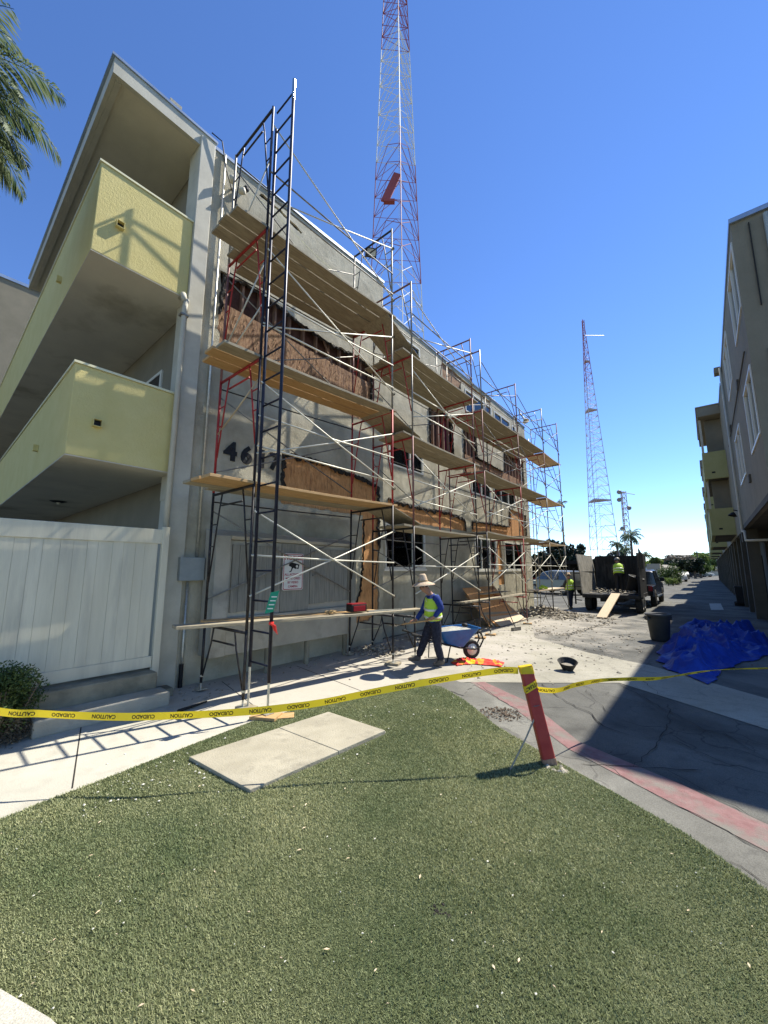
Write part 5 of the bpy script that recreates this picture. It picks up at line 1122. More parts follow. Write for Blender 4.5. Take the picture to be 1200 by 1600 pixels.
def palm(x, y, h, fr_l, label, seed=0, n=22, trunk_r=.18, grp='palm trees in the distance', nl=26, name='palm_tree', lw=.03, dry=0, droop=1.):
    T = thing(name, (x, y, 0), label, 'palm tree', grp); rr = random.Random(seed)
    MB().tube([(x, y, 0), (x, y, h * .5), (x + .05, y, h)], [trunk_r * 1.3, trunk_r, trunk_r * .8], 9).build('trunk', M['bark'], T)
    for part in (0, 1):
        mb = MB()
        for k in range(n):
            if (k < dry) != (part == 1): continue
            a = k * 2.399 + rr.uniform(-.2, .2); el = rr.uniform(-.25, 1.25) if part == 0 else rr.uniform(-.9, -.1); L = fr_l * rr.uniform(.85, 1.1); p = Vector((x, y, h)); d = Vector((math.cos(a) * math.cos(el), math.sin(a) * math.cos(el), math.sin(el))); pts = [p.copy()]
            for s in range(10): p = p + d * L / 10; d = (d + Vector((0, 0, -.17 * droop - .02 * s))).normalized(); pts.append(p.copy())
            mb.tube(pts, [.022 * fr_l / 2 * (1 - i / 12) for i in range(11)], 4)
            for s in range(nl):
                t = .12 + .86 * s / nl; i = min(9, int(t * 10)); q = pts[i].lerp(pts[i + 1], t * 10 - i); dd = (pts[i + 1] - pts[i]).normalized(); sd = dd.cross(Vector((0, 0, 1))).normalized(); ll = fr_l * .26 * math.sin(math.pi * min(1, t * .85 + .15)) ** .6 * rr.uniform(.8, 1.15)
                for sg in (-1, 1):
                    e = (dd * .55 + sd * sg * .75 + Vector((0, 0, -.35 * rr.random() - .15 * droop))).normalized(); w_ = dd.cross(e).cross(e).normalized() * lw * fr_l / 2
                    m_ = q + e * ll * .55; tip = q + e * ll * .95 + Vector((0, 0, -ll * .28 * droop)); mb.add([q, m_ + w_, tip, m_ - w_], [(0, 1, 2, 3)])
        if mb.v: mb.build('fronds', M['palmleaf'] if part == 0 else M['palm_dry'], T)
    return T
for px, py, D, fl, lab, sd in ((883, 787, 60, 1.1, 'thin tall palm beside the far end of the scaffold', 1), (989, 838, 85, 2.5, 'largest palm, wide crown above the trailer stakes', 2), (966, 851, 90, 2.0, 'palm left of the largest one, above the trailer wall', 3), (978, 858, 95, 1.8, 'lower palm tucked between the two taller ones', 4), (893, 868, 70, 1.8, 'small palm behind the far scaffold end', 5), (1008, 868, 100, 1.9, 'low palm showing just above the trailer stakes', 6)):
    x, y = at_px(px, D); palm(x, y, hpx(px, py, D), fl, lab, sd, n=20 if fl > 1.5 else 14, nl=12, lw=.06, trunk_r=.2 if D > 65 else .10)
r = ray(-140, 95); hd = Vector((r.x, r.y, 0)).normalized(); Dp = 6.6; pz = 1.85 + Dp * tang(-140, 95)
palm(hd.x * Dp, hd.y * Dp, pz, 1.62, 'large feathery palm reaching in from the left over the roof', 12, n=52, nl=52, lw=.015, trunk_r=.17, grp='palm at the left edge', dry=3, droop=.7)
# clipped bush by the steps
BU = thing('bush', (-5.98, .72, 0), 'dense clipped green bush at the left beside the concrete ledges', 'bush')
mb = MB(); rr = random.Random(5)
for k in range(22):
    a = rr.uniform(0, 6.28); q = rr.uniform(.1, .32); mb.tube([(-5.98, .72, 0), (-5.98 + math.cos(a) * q * .6, .72 + math.sin(a) * q * .6, .3), (-5.98 + math.cos(a) * q, .72 + math.sin(a) * q, .6)], [.012, .008, .004], 5)
mb.build('stems', M['bark'], BU)
leaves((-5.98, .70, .50), (.46, .50, .40), 13000, .019, M['leaf'], BU, lumps=26, seed=4)
leaves((-5.98, .70, .18), (.36, .40, .2), 2500, .018, M['leaf_dry'], BU, lumps=12, seed=6, name='lower_foliage')

# ================================================================== VEHICLES
def vehicle(name, pos, ang, prof, width, label, cat, paint, glass, wheels, wr=.33, group=None, roof=None, extras=None, tumble=.12):
    """side profile (x forward, z up) lofted across the width, greenhouse narrowed"""
    pos = Vector(pos); c, s = math.cos(ang), math.sin(ang)
    def L(x, y, z): return pos + Vector((c * x - s * y, s * x + c * y, z))
    T = thing(name, pos, label, cat, group); zb = sorted(p[1] for p in prof); belt = glass[0][0][1] if glass else 1
    vs = []; fs = []; n = len(prof); cols = (-1, -.86, .86, 1)
    for k, t in enumerate(cols):
        for x, z in prof:
            nar = max(0, (z - belt)) * tumble * 1.6; edge = .04 if abs(t) == 1 else 0
            vs.append(L(x * (1 - .012 * (abs(t) == 1)), t * (width / 2 - nar), z - (edge if z > .5 else 0)))
    for k in range(3):
        for i in range(n): fs.append((k * n + i, k * n + (i + 1) % n, (k + 1) * n + (i + 1) % n, (k + 1) * n + i))
    fs += [tuple(range(n - 1, -1, -1)), tuple(3 * n + i for i in range(n))]
    MB().add(vs, fs).build('body', paint, T, auto=True)
    for gi, P in enumerate(glass):
        for sg in (-1, 1):
            V = [L(x, sg * (width / 2 - max(0, z - belt) * tumble * 1.6 + .008), z) for x, z in P]; MB().prism(V, L(0, sg * .004, 0) - L(0, 0, 0)).build('side_window', M['carglass'], T)
    for x in wheels:
        for sg in (-1, 1):
            q = L(x, sg * (width / 2 - .10), wr); axx = Vector((-s, c, 0)) * sg
            wl = MB().lathe([(wr * .55, -.1), (wr * .95, -.1), (wr, -.06), (wr, .08), (wr * .93, .115), (wr * .6, .12)], q, 20, axx).build('wheel', M['rubber'], T, smooth=True)
            MB().lathe([(.001, .10), (wr * .2, .11), (wr * .62, .09), (wr * .62, .04)], q, 14, axx).build('rim', M['dull_steel'], wl)
    if extras:
        for nm, a, b, mm in extras:
            x0, y0, z0 = a; x1, y1, z1 = b; V = [L(x, y, z) for x in (x0, x1) for y in (y0, y1) for z in (z0, z1)]
            MB().add(V, [(0, 1, 3, 2), (4, 6, 7, 5), (0, 4, 5, 1), (2, 3, 7, 6), (0, 2, 6, 4), (1, 5, 7, 3)]).build(nm, mm, T)
    return T
sedan = [(-2.2, .35), (-2.25, .75), (-2.1, .95), (-1.5, 1.0), (-.95, 1.38), (.3, 1.42), (1.05, 1.0), (1.9, .88), (2.25, .65), (2.2, .3)]
sedan_g = [[(-1.35, 1.0), (-.85, 1.33), (-.15, 1.37), (-.15, 1.0)], [(-.08, 1.0), (-.08, 1.37), (.28, 1.36), (.88, 1.0)]]
van = [(-2.3, .4), (-2.4, .8), (-2.35, 1.1), (-2.1, 1.72), (-.2, 1.8), (.7, 1.65), (1.45, 1.1), (2.2, .95), (2.4, .65), (2.35, .35)]
van_g = [[(-2.1, 1.1), (-1.95, 1.62), (-1.1, 1.68), (-1.1, 1.1)], [(-1.0, 1.1), (-1.0, 1.68), (-.1, 1.7), (-.1, 1.1)], [(0, 1.1), (0, 1.7), (.6, 1.58), (1.2, 1.1)]]
pick = [(-2.9, .55), (-2.95, 1.05), (-1.2, 1.08), (-1.15, 1.75), (-.95, 1.84), (.7, 1.84), (1.35, 1.22), (2.6, 1.12), (2.85, .95), (2.9, .5)]
pick_g = [[(-1.0, 1.15), (-.98, 1.7), (-.1, 1.74), (-.1, 1.15)], [(0, 1.15), (0, 1.74), (.62, 1.72), (1.1, 1.22)]]
hd_pick = R_(90)
vehicle('pickup_truck', (-3.2, 26.3, 0), R_(90), pick, 1.95, 'black crew cab pickup standing beyond the dump trailer', 'pickup', M['black_gloss'], pick_g, (-1.9, 1.9), .43,
        extras=[('front_bumper', (2.86, -.95, .5), (2.98, .95, .72), M['chrome']), ('side_mirror', (1.0, -1.18, 1.2), (1.15, -.98, 1.4), M['black']), ('headlight', (2.7, -.93, .8), (2.875, -.65, .98), M['lampglass']), ('headlight', (2.7, .65, .8), (2.875, .93, .98), M['lampglass']), ('tail_light', (-2.96, -.96, .8), (-2.9, -.8, 1.04), M['tool_red']), ('running_board', (-1.2, -1.05, .42), (1.3, -.9, .5), M['chrome'])])
p = gz(868, 928); vehicle('minivan', (p.x, p.y + .6, 0), R_(150), van, 1.85, 'silver grey minivan parked under the dark carport beyond the scaffold', 'minivan', M['silver_paint'], van_g, (-1.5, 1.5), .36)
p = gz(846, 921); vehicle('parked_car', (p.x - 2, p.y + 5, 0), R_(150), sedan, 1.75, 'dark red car parked behind the silver minivan', 'car', M['red_paint'], sedan_g, (-1.4, 1.4), .32, 'parked cars')
for px, D, ang, mm, lab in ((1059, 78, 95, 'white_paint', 'pale silver car parked beside the round green bushes'), (1066, 98, 92, 'silver_paint', 'grey car parked just past the pale one'), (1076, 122, 5, 'dark_paint', 'dark car in the far row under the brown trees'), (1087, 128, 10, 'silver_paint', 'silver car at the far end of the alley'), (1096, 132, 8, 'white_paint', 'white car at the far end near the right buildings'), (1081, 130, 5, 'dark_paint', 'small dark car between the far silver cars')):
    x, y = at_px(px, D); vehicle('parked_car', (x, y, 0), R_(ang), sedan, 1.75, lab, 'car', M[mm], sedan_g, (-1.4, 1.4), .32, 'parked cars')

# dump trailer, rear open towards the viewer
DT_L, DT_R = dp(910, 930, 17.4), dp(1000, 932, 17.4)
zf = .78
rl = Vector((DT_L.x, DT_L.y, zf)); rt_ = Vector((DT_R.x, DT_R.y, zf)); hv = ray(1090, 930); ey = Vector((hv.x, hv.y, 0)).normalized(); ex = Vector((ey.y, -ey.x, 0)); wT = 2.2; rt_ = rl + ex * wT; Lt = 3.3
DT = thing('dump_trailer', (rl + rt_) / 2 * 1.0 - Vector((0, 0, zf)), 'black high sided dump trailer open at the rear with two workers around it', 'trailer')
def TL_(u, v, z): return rl + ex * u + ey * v + Vector((0, 0, z - zf))
MB().obox(TL_(wT / 2, Lt / 2, zf - .09), ex * wT / 2, ey * Lt / 2, (0, 0, .085)).build('deck', M['dump'], DT)
MB().obox(TL_(wT / 2, -.03, zf - .07), ex * wT / 2, ey * .028, (0, 0, .06)).build('rear_sill', M['dump'], DT)
MB().obox(TL_(wT / 2, Lt, zf + .88), ex * (wT / 2 - .04), ey * .03, (0, 0, .88)).build('front_wall', M['dump'], DT)
hW = 1.78
def wallp(a, b, z0, z1, lean, m, name, th=.04):
    p, q = TL_(*a, z0), TL_(*b, z0); d = (q - p).normalized(); n = Vector((-d.y, d.x, 0)); up = Vector((0, 0, z1 - z0)) + lean; return MB().prism([p, q, q + up, p + up], n * th).build(name, m, DT)
wallp((.02, .0), (.02, Lt - .05), zf + .005, zf + .98, ex * -.05, M['dump_grey'], 'side_wall'); wallp((-.03, .0), (.0, Lt - .05), zf + .985, zf + hW, ex * -.10, M['dump_grey'], 'side_extension')
wallp((wT - .02, .0), (wT - .02, Lt - .05), zf + .005, zf + hW, ex * .05, M['dump'], 'side_wall')
wallp((wT + .03, .02), (wT + .03, 1.1), zf - .1, zf + 1.15, ex * .02, M['dump'], 'side_panel')
mb = MB()
for k in range(5):
    t = k / 4; a = TL_(wT + .09, .05 + 1.25 * t, zf + 1.10); mb.bar(a, a + Vector((0, 0, .86 - .05 * k)), .09, .035, tuple(ex))
mb.build('stakes', M['dump'], DT)
mb = MB()
for z in (zf - .3, zf + .3, zf + .9): mb.bar(TL_(-.36, .3, z), TL_(-.05, .0, z), .05, .04)
mb.bar(TL_(-.36, .3, zf - .5), TL_(-.36, .3, zf + 1.15), .06, .05, tuple(ey)); mb.build('gate_frame', M['black'], DT)
for u in (.12, wT - .12):
    for v in (.75, 1.5):
        q = TL_(u, v, .36); wl = MB().lathe([(.2, -.13), (.34, -.13), (.37, -.08), (.37, .08), (.34, .13), (.2, .13)], q, 18, ex).build('wheel', M['rubber'], DT, smooth=True); MB().lathe([(.001, .09), (.2, .1), (.2, .13)], q, 12, ex * (1 if u > 1 else -1)).build('rim', M['dull_steel'], wl)
MB().bar(TL_(wT / 2, .3, zf - .26), TL_(wT / 2, Lt + 1.0, zf - .26), .9, .16).build('chassis', M['black'], DT)
mb = MB(); rr = random.Random(3)
for k in range(120): mb.rock(TL_(rr.uniform(.15, wT - .15), rr.uniform(.3, Lt - .1), zf + .02 + .16 * rr.random() ** 2), rr.uniform(.03, .10), rr.random())
tag(mb.build('rubble', M['rubble'], loc=TL_(wT / 2, 1, zf)), 'broken stucco dumped on the bed of the black trailer', 'rubble', kind='stuff')
pr, q = gz(940, 966, .02), TL_(wT * .60, .02, zf + .02)
plank(pr, q, .34, .045, M['ply'], 'pale ramp plank running from the ground up to the trailer bed', 0, 'trailer ramp')
mb = MB(); bg0 = TL_(wT * .80, 1.5, zf); mb.lathe([(.001, 0), (.24, 0), (.26, .1), (.3, .62), (.33, .66), (.3, .68), (.24, .1), (.001, .08)], bg0 + Vector((0, 0, .12)), 16, (.35, -.1, .95)); tag(mb.build('rubbish_bin', M['black'], loc=bg0, smooth=True), 'black bin being emptied on the trailer bed by the worker', 'bin')

# carport, houses, bushes in the background
x, y = at_px(872, 44); CPt = thing('carport', (x, y, 0), 'long dark flat roofed carport behind the minivan', 'carport')
ux = Vector((CX.x, CX.y, 0)).normalized(); uy = Vector((-ux.y, ux.x, 0)); cc = Vector((x, y, 0))
MB().obox(cc + Vector((0, 0, 2.55)), ux * 6.5, uy * 2.6, (0, 0, .16)).build('roof', M['black'], CPt); MB().obox(cc + uy * 2.6 + Vector((0, 0, 1.2)), ux * 6.5, uy * .06, (0, 0, 1.18)).build('back_wall', M['dark_room'], CPt)
for k in range(5): MB().obox(cc + ux * (-6.2 + 3.1 * k) - uy * 2.3 + Vector((0, 0, 1.19)), ux * .07, uy * .07, (0, 0, 1.19)).build('post', M['dark_room'], CPt)
def house(px, D, wd, dep, h, rh, ang, label, mr='roofgrey', mw='housewall'):
    x, y = at_px(px, D); T = thing('house', (x, y, 0), label, 'house', 'low houses past the car park'); c, s = math.cos(R_(ang)), math.sin(R_(ang)); X, Y = Vector((c, s, 0)), Vector((-s, c, 0)); o = Vector((x, y, 0))
    MB().obox(o + Vector((0, 0, h / 2)), X * wd / 2, Y * dep / 2, (0, 0, h / 2)).build('wall', M[mw], T)
    e = 1.08; a = [o + X * (wd / 2 * e * i) + Y * (dep / 2 * e * j) + Vector((0, 0, h + .01)) for i, j in ((-1, -1), (1, -1), (1, 1), (-1, 1))]; r0, r1 = o - X * wd / 2 * e + Vector((0, 0, h + rh)), o + X * wd / 2 * e + Vector((0, 0, h + rh))
    MB().add(a + [r0, r1], [(0, 1, 5, 4), (2, 3, 4, 5), (1, 2, 5), (3, 0, 4), (3, 2, 1, 0)]).build('roof', M[mr], T)
    for k in (-1, 0, 1):
        p = o + X * wd * .28 * k - Y * (dep / 2 + .03) + Vector((0, 0, h * .55)); MB().obox(p, X * .6, Y * .02, (0, 0, .45)).build('window', M['carglass'], T)
    return T
house(1030, 84, 3.5, 4, 2.2, .5, 60, 'low white carport house with a flat pitched roof right of the pickup', 'roofgrey', 'frame_w'); house(1074, 150, 9, 7, 4.2, 2.2, 25, 'pale two storey house with a grey gable roof behind the brown trees'); house(1090, 160, 9, 7, 3.2, 1.6, 40, 'pale house at the very end of the alley', 'roofgrey', 'housewall')
mbp = at_px(1091, 118)
UP = thing('utility_pole', (mbp[0], mbp[1], 0), 'thin wooden utility pole at the end of the alley', 'utility pole'); MB().tube([(mbp[0], mbp[1], 0), (mbp[0], mbp[1], hpx(1091, 861, 118))], .14, 6).build('pole', M['bark'], UP); MB().bar((mbp[0] - 1, mbp[1], hpx(1091, 864, 118)), (mbp[0] + 1, mbp[1], hpx(1091, 864, 118)), .15, .12).build('crossarm', M['bark'], UP)
x, y = at_px(1021, 70); bx_ = MB().box((x - .8, y - .6, 0), (x + .8, y + .6, 2.7)); tag(bx_.build('block_pillar', M['housewall'], loc=(x, y, 0)), 'pale square pillar behind the pickup hood', 'pillar')
for k, (px, D, r, mm, lab) in enumerate(((1047, 62, 1.55, 'leaf', 'large round clipped green bush, biggest of the group past the pickup'), (1041, 57, .62, 'leaf_lime', 'small yellowish round bush left of the big one'), (1048, 56, .6, 'leaf_lime', 'small yellow green round bush in front of the big one'), (1053, 60, .75, 'leaf', 'small green bush at the right of the group'))):
    x, y = at_px(px, D); T = thing('bush', (x, y, 0), lab, 'bush', 'round bushes past the pickup'); MB().tube([(x, y, 0), (x, y, r)], .06, 6).build('stem', M['bark'], T); leaves((x, y, r * .85), (r, r, r * .85), 2600, r * .08, M[mm], T, lumps=22, seed=k + 40)
# distant tree belt along the horizon
mb = []
g = np.random.default_rng(5); n = 26000
az = g.uniform(-1.25, .9, n); D = 240 + 40 * np.sin(az * 9) + g.uniform(-15, 15, n); hh = (5.5 + 2.5 * np.sin(az * 31) + 2 * np.sin(az * 77 + 1)) * g.random(n) ** .7
P = np.stack([D * np.sin(az), D * np.cos(az), hh], 1); a = g.normal(size=(n, 3)); a /= np.linalg.norm(a, axis=1)[:, None]; b = np.cross(a, g.normal(size=(n, 3))); b /= np.linalg.norm(b, axis=1)[:, None]
s = g.uniform(.6, 1.3, n)[:, None]; tag(quads_np('distant_trees', np.stack([P - a * s, P + b * s * .6, P + a * s, P - b * s * .6], 1), M['leaf_dark']), 'far dark belt of trees along the horizon', 'trees', kind='stuff')

# ================================================================== PEOPLE
def skin_bake(name, verts, edges, radii, m, parent, sub=2):
    me = bpy.data.meshes.new(name); off = Vector(parent['_w']); me.from_pydata([tuple(Vector(v) - off) for v in verts], edges, []); me.update()
    o = bpy.data.objects.new(name, me); COL.objects.link(o); sk = o.modifiers.new('s', 'SKIN'); sk.use_smooth_shade = True
    for i, r in enumerate(radii): sv = me.skin_vertices[0].data[i]; sv.radius = (r, r) if not isinstance(r, tuple) else r; sv.use_root = (i == 0)
    ss = o.modifiers.new('u', 'SUBSURF'); ss.levels = sub; ss.render_levels = sub
    dg = bpy.context.evaluated_depsgraph_get(); dg.update(); nm = bpy.data.meshes.new_from_object(o.evaluated_get(dg)); o.modifiers.clear(); o.data = nm; nm.materials.clear(); nm.materials.append(m); nm.shade_smooth(); o.parent = parent; o['_w'] = tuple(off); return o
def loft(secs, right, n=20):
    """closed elliptical sections: (centre, half width, half depth), right vector"""
    mb = MB(); vs = []; fs = []
    for i, (c, a, b) in enumerate(secs):
        c = Vector(c); p0 = Vector(secs[max(0, i - 1)][0]); p1 = Vector(secs[min(len(secs) - 1, i + 1)][0]); d = (p1 - p0).normalized(); rv = (right - d * right.dot(d)).normalized(); fv = d.cross(rv)
        for k in range(n):
            t = 2 * math.pi * k / n; ct, st = math.cos(t), math.sin(t); e = .8; vs.append(c + rv * a * math.copysign(abs(ct) ** e, ct) + fv * b * math.copysign(abs(st) ** e, st))
    for i in range(len(secs) - 1):
        for k in range(n): fs.append((i * n + k, i * n + (k + 1) % n, (i + 1) * n + (k + 1) % n, (i + 1) * n + k))
    fs += [tuple(range(n - 1, -1, -1)), tuple((len(secs) - 1) * n + k for k in range(n))]
    return mb.add(vs, fs)
def person(label, J, F, right, shirt, pants, hat=None, s=1., vest=True, hand_dir=None):
    F = Vector(F).normalized(); right = Vector(right).normalized(); T = thing('person', (J['ankL'] + J['ankR']) / 2 * 1.0, label, 'person', None)
    T.location.z = 0 if T.location.z < .5 else T.location.z
    T['_w'] = tuple(T.location)
    up = (J['head'] - J['neck']).normalized(); hd = J['head']; V, Ed, Rr = [], [], []
    def v(p, r, par=None):
        V.append(Vector(p)); Rr.append(r * s); i = len(V) - 1
        if par is not None: Ed.append((par, i))
        return i
    pel = v(J['pel'], .105); sp = v(J['pel'].lerp(J['chest'], .5), .105, pel); ch = v(J['chest'], .095, sp); nb = v(J['neck'], .055, ch); hl = v(hd - up * .06 * s + F * .015 * s, .068, nb); hm = v(hd + up * .03 * s, .088, hl); ht = v(hd + up * .095 * s, .062, hm)
    no = v(hd + F * .088 * s - up * .005 * s, .014, hl)
    for S in 'LR':
        sh = v(J['sh' + S], .045, ch); el = v(J['el' + S], .040, sh); wr = v(J['wr' + S], .027, el)
        d = (J['wr' + S] - J['el' + S]).normalized(); d = Vector(hand_dir[S]).normalized() if hand_dir and S in hand_dir else d
        pm = v(J['wr' + S] + d * .06 * s, .026, wr); sd = d.cross(Vector((0, 0, 1))); sd = sd.normalized() if sd.length > .1 else right
        nn = sd.cross(d)
        for k, (o_, L) in enumerate(((-.027, .062), (-.009, .074), (.009, .070), (.027, .054))):
            a = v(J['wr' + S] + (d * .095 + sd * o_) * s, .0095, pm); b = v(V[a] + (d * L * .5 - nn * .014) * s, .0085, a); v(V[b] + (d * L * .3 - nn * .035) * s, .007, b)
        a = v(J['wr' + S] + (d * .045 - sd * .045 - nn * .012) * s, .010, pm); v(V[a] + (d * .035 - sd * .015 - nn * .02) * s, .008, a)
        hp = v(J['hip' + S], .085, pel); kn = v(J['kn' + S], .055, hp); an = v(J['ank' + S], .038, kn); v(J['toe' + S], .03, an)
    skin_bake('body', V, Ed, Rr, M['skin'], T)
    for sg in (-1, 1): MB().sphere(hd + F * .078 * s + up * .02 * s + right * sg * .032 * s, .011 * s, 8, 6).build('eye', M['black'], T)
    MB().sphere(hd + F * .074 * s - up * .045 * s, .016 * s, 8, 5, (1.4, 1.4, .35)).build('mouth', M['tool_red'], T)
    for sg in (-1, 1): MB().sphere(hd + right * sg * .088 * s - up * .0 * s, .026 * s, 8, 6, (.5, 1, 1.2)).build('ear', M['skin'], T)
    MB().sphere(hd + up * .055 * s - F * .022 * s, .098 * s, 14, 9, (1, 1, .9)).build('hair', M['black'], T, smooth=True)
    # trousers: legs joined at the hips
    PV, PE, PR = [], [], []
    def q(p, r, par=None):
        PV.append(Vector(p)); PR.append(r * s); i = len(PV) - 1
        if par is not None: PE.append((par, i))
        return i
    a = q(J['pel'] + (J['chest'] - J['pel']) * .12, .125)
    for S in 'LR':
        h = q(J['hip' + S], .12, a); m1 = q(J['hip' + S].lerp(J['kn' + S], .5), .104, h); k = q(J['kn' + S], .086, m1); m2 = q(J['kn' + S].lerp(J['ank' + S], .5), .080, k); e = q(J['kn' + S].lerp(J['ank' + S], .94), .066, m2)
    skin_bake('trousers', PV, PE, PR, pants, T)
    # shirt: torso loft and sleeves
    P, C_ = J['pel'], J['chest']; b0 = P + (C_ - P) * -.05
    loft([(b0 - (C_ - P) * .10, .155 * s, .115 * s), (P, .172 * s, .13 * s), (P.lerp(C_, .5), .165 * s, .128 * s), (C_, .195 * s, .14 * s), (C_.lerp(J['neck'], .55), .185 * s, .115 * s), (C_.lerp(J['neck'], .85), .11 * s, .085 * s), (J['neck'], .068 * s, .066 * s)], right).build('shirt', shirt, T, smooth=True)
    for S in 'LR':
        SV = [J['sh' + S].lerp(C_, .45), J['sh' + S], J['sh' + S].lerp(J['el' + S], .5), J['el' + S], J['el' + S].lerp(J['wr' + S], .5), J['el' + S].lerp(J['wr' + S], .93)]
        skin_bake('sleeve', SV, [(i, i + 1) for i in range(5)], [.085 * s, .082 * s, .072 * s, .060 * s, .052 * s, .042 * s], shirt, T)
        am = J['ank' + S]; tt = J['toe' + S]; hl_ = am + (am - tt).normalized() * .06 * s; hl_.z = min(am.z, hl_.z)
        skin_bake('boot', [am + Vector((0, 0, .06 * s)), am, hl_ - Vector((0, 0, .03 * s)), am.lerp(tt, .6) - Vector((0, 0, .01 * s)), tt], [(0, 1), (1, 2), (1, 3), (3, 4)], [.052 * s, .050 * s, .042 * s, .046 * s, .038 * s], M['boot'], T)
    if vest:
        vv = loft([(P - (C_ - P) * .06, .225 * s, .185 * s), (P.lerp(C_, .3), .21 * s, .175 * s), (P.lerp(C_, .7), .205 * s, .168 * s), (C_, .205 * s, .16 * s), (C_.lerp(J['neck'], .5), .19 * s, .13 * s), (C_.lerp(J['neck'], .85), .115 * s, .092 * s)], right).build('vest', M['lime'], T, smooth=True)
        for f_ in (.22, .62): loft([(P.lerp(C_, f_ - .055), .219 * s, .182 * s), (P.lerp(C_, f_ + .055), .214 * s, .177 * s)], right).build('reflective_band', M['silver_tape'], vv, smooth=True)
        for sg in (-1, 1):
            pts = [P.lerp(C_, .1), C_, C_.lerp(J['neck'], .6)]
            for s2, mm in ((1, 'orange_vest'),):
                mb = MB()
                for i in range(2): mb.bar(pts[i] + right * sg * (.10 - .015 * i) * s + F * .156 * s * (1 - .12 * i), pts[i + 1] + right * sg * (.10 - .015 * (i + 1)) * s + F * (.150 - .03 * i) * s, .03 * s, .008, tuple(F))
                mb.build('reflective_band', M['silver_tape'], vv)
    return T
WR = bpy.data.textures.new('wrinkle', 'CLOUDS'); WR.noise_scale = .09; WR.noise_depth = 2
def rumple(T):
    for o in T.children:
        if o.name.split('.')[0] in ('trousers', 'sleeve', 'shirt', 'vest'):
            if o.name.split('.')[0] in ('shirt', 'vest'): q = o.modifiers.new('s', 'SUBSURF'); q.levels = q.render_levels = 2
            d = o.modifiers.new('w', 'DISPLACE'); d.texture = WR; d.strength = .030; d.mid_level = .5; d.texture_coords = 'LOCAL'
# worker with the shovel
base = gz(664, 1040); dW = (base - C0).dot(CF)
def wj(px, py, o=0.): return dp(px, py, dW + o)
uxh = Vector((CX.x, CX.y, 0)).normalized(); cfh = Vector((CF.x, CF.y, 0)).normalized()
toL, toR = wj(676, 1042, -.10), wj(637, 1030, .12)
J = dict(pel=wj(677, 968), chest=wj(676, 939), neck=wj(672, 928), head=wj(663, 917), shL=wj(682, 933, -.18), elL=wj(690, 951, -.24), wrL=wj(677, 965, -.24), shR=wj(670, 933, .17), elR=wj(660, 955, .18), wrR=wj(650, 969, .04),
         hipL=wj(681, 975, -.09), knL=wj(683, 1006, -.12), ankL=wj(690, 1033, -.10), toeL=toL, hipR=wj(673, 975, .09), knR=wj(662, 1004, .12), ankR=wj(653, 1028, .12), toeR=toR)
for k in ('toeL',): J[k].z = .04
J['ankL'].z = .10
J['toeR'].z = max(J['toeR'].z, .05); J['ankR'].z = max(.10, J['ankR'].z)
W1 = person('worker in straw hat, lime vest and blue shirt striding left with a shovel', J, -uxh * .92 + Vector((0, 0, -.38)), cfh * 1., M['blue_shirt'], M['jeans'], s=.98, hand_dir={'L': wj(668, 966, -.2) - J['wrL'], 'R': wj(641, 970, .0) - J['wrR']})
hc = wj(661, 909); hup = (Vector((0, 0, 1)) - uxh * .10).normalized()
rumple(W1)
HT = thing('straw_hat', hc, 'wide brimmed straw sun hat worn by the shovelling worker', 'hat')
HT.location = hc
MB().lathe([(.001, .155), (.05, .152), (.072, .12), (.09, .03), (.10, .0), (.15, -.02), (.225, -.062), (.232, -.075), (.15, -.035), (.098, -.018), (.085, .02), (.06, .11), (.001, .14)], hc, 28, hup).build('crown_and_brim', M['straw'], HT, smooth=True)
MB().lathe([(.0935, .028), (.0965, .028), (.103, .004), (.100, .002)], hc, 28, hup).build('hat_band', M['leather'], HT)
SV_ = thing('shovel', wj(640, 972), 'flat shovel with wooden handle held level by the worker in the straw hat', 'shovel')
pA, pB = wj(688, 966.5, -.27), wj(628, 975.5, -.02); MB().tube([pA, pB], .015, 8).build('handle', BN, SV_, smooth=True)
dS = (pB - pA).normalized(); sS = dS.cross(Vector((0, 0, 1))).normalized(); uS = sS.cross(dS)
MB().add([pB - dS * .02 + sS * .02, pB + dS * .05 + sS * .10, pB + dS * .27 + sS * .09 + uS * .02, pB + dS * .33 + uS * .03, pB + dS * .27 - sS * .09 + uS * .02, pB + dS * .05 - sS * .10, pB - dS * .02 - sS * .02, pB + dS * .12 - uS * .025],
         [(0, 1, 7), (1, 2, 7), (2, 3, 7), (3, 4, 7), (4, 5, 7), (5, 6, 7), (6, 0, 7)]).build('blade', M['chrome'], SV_)
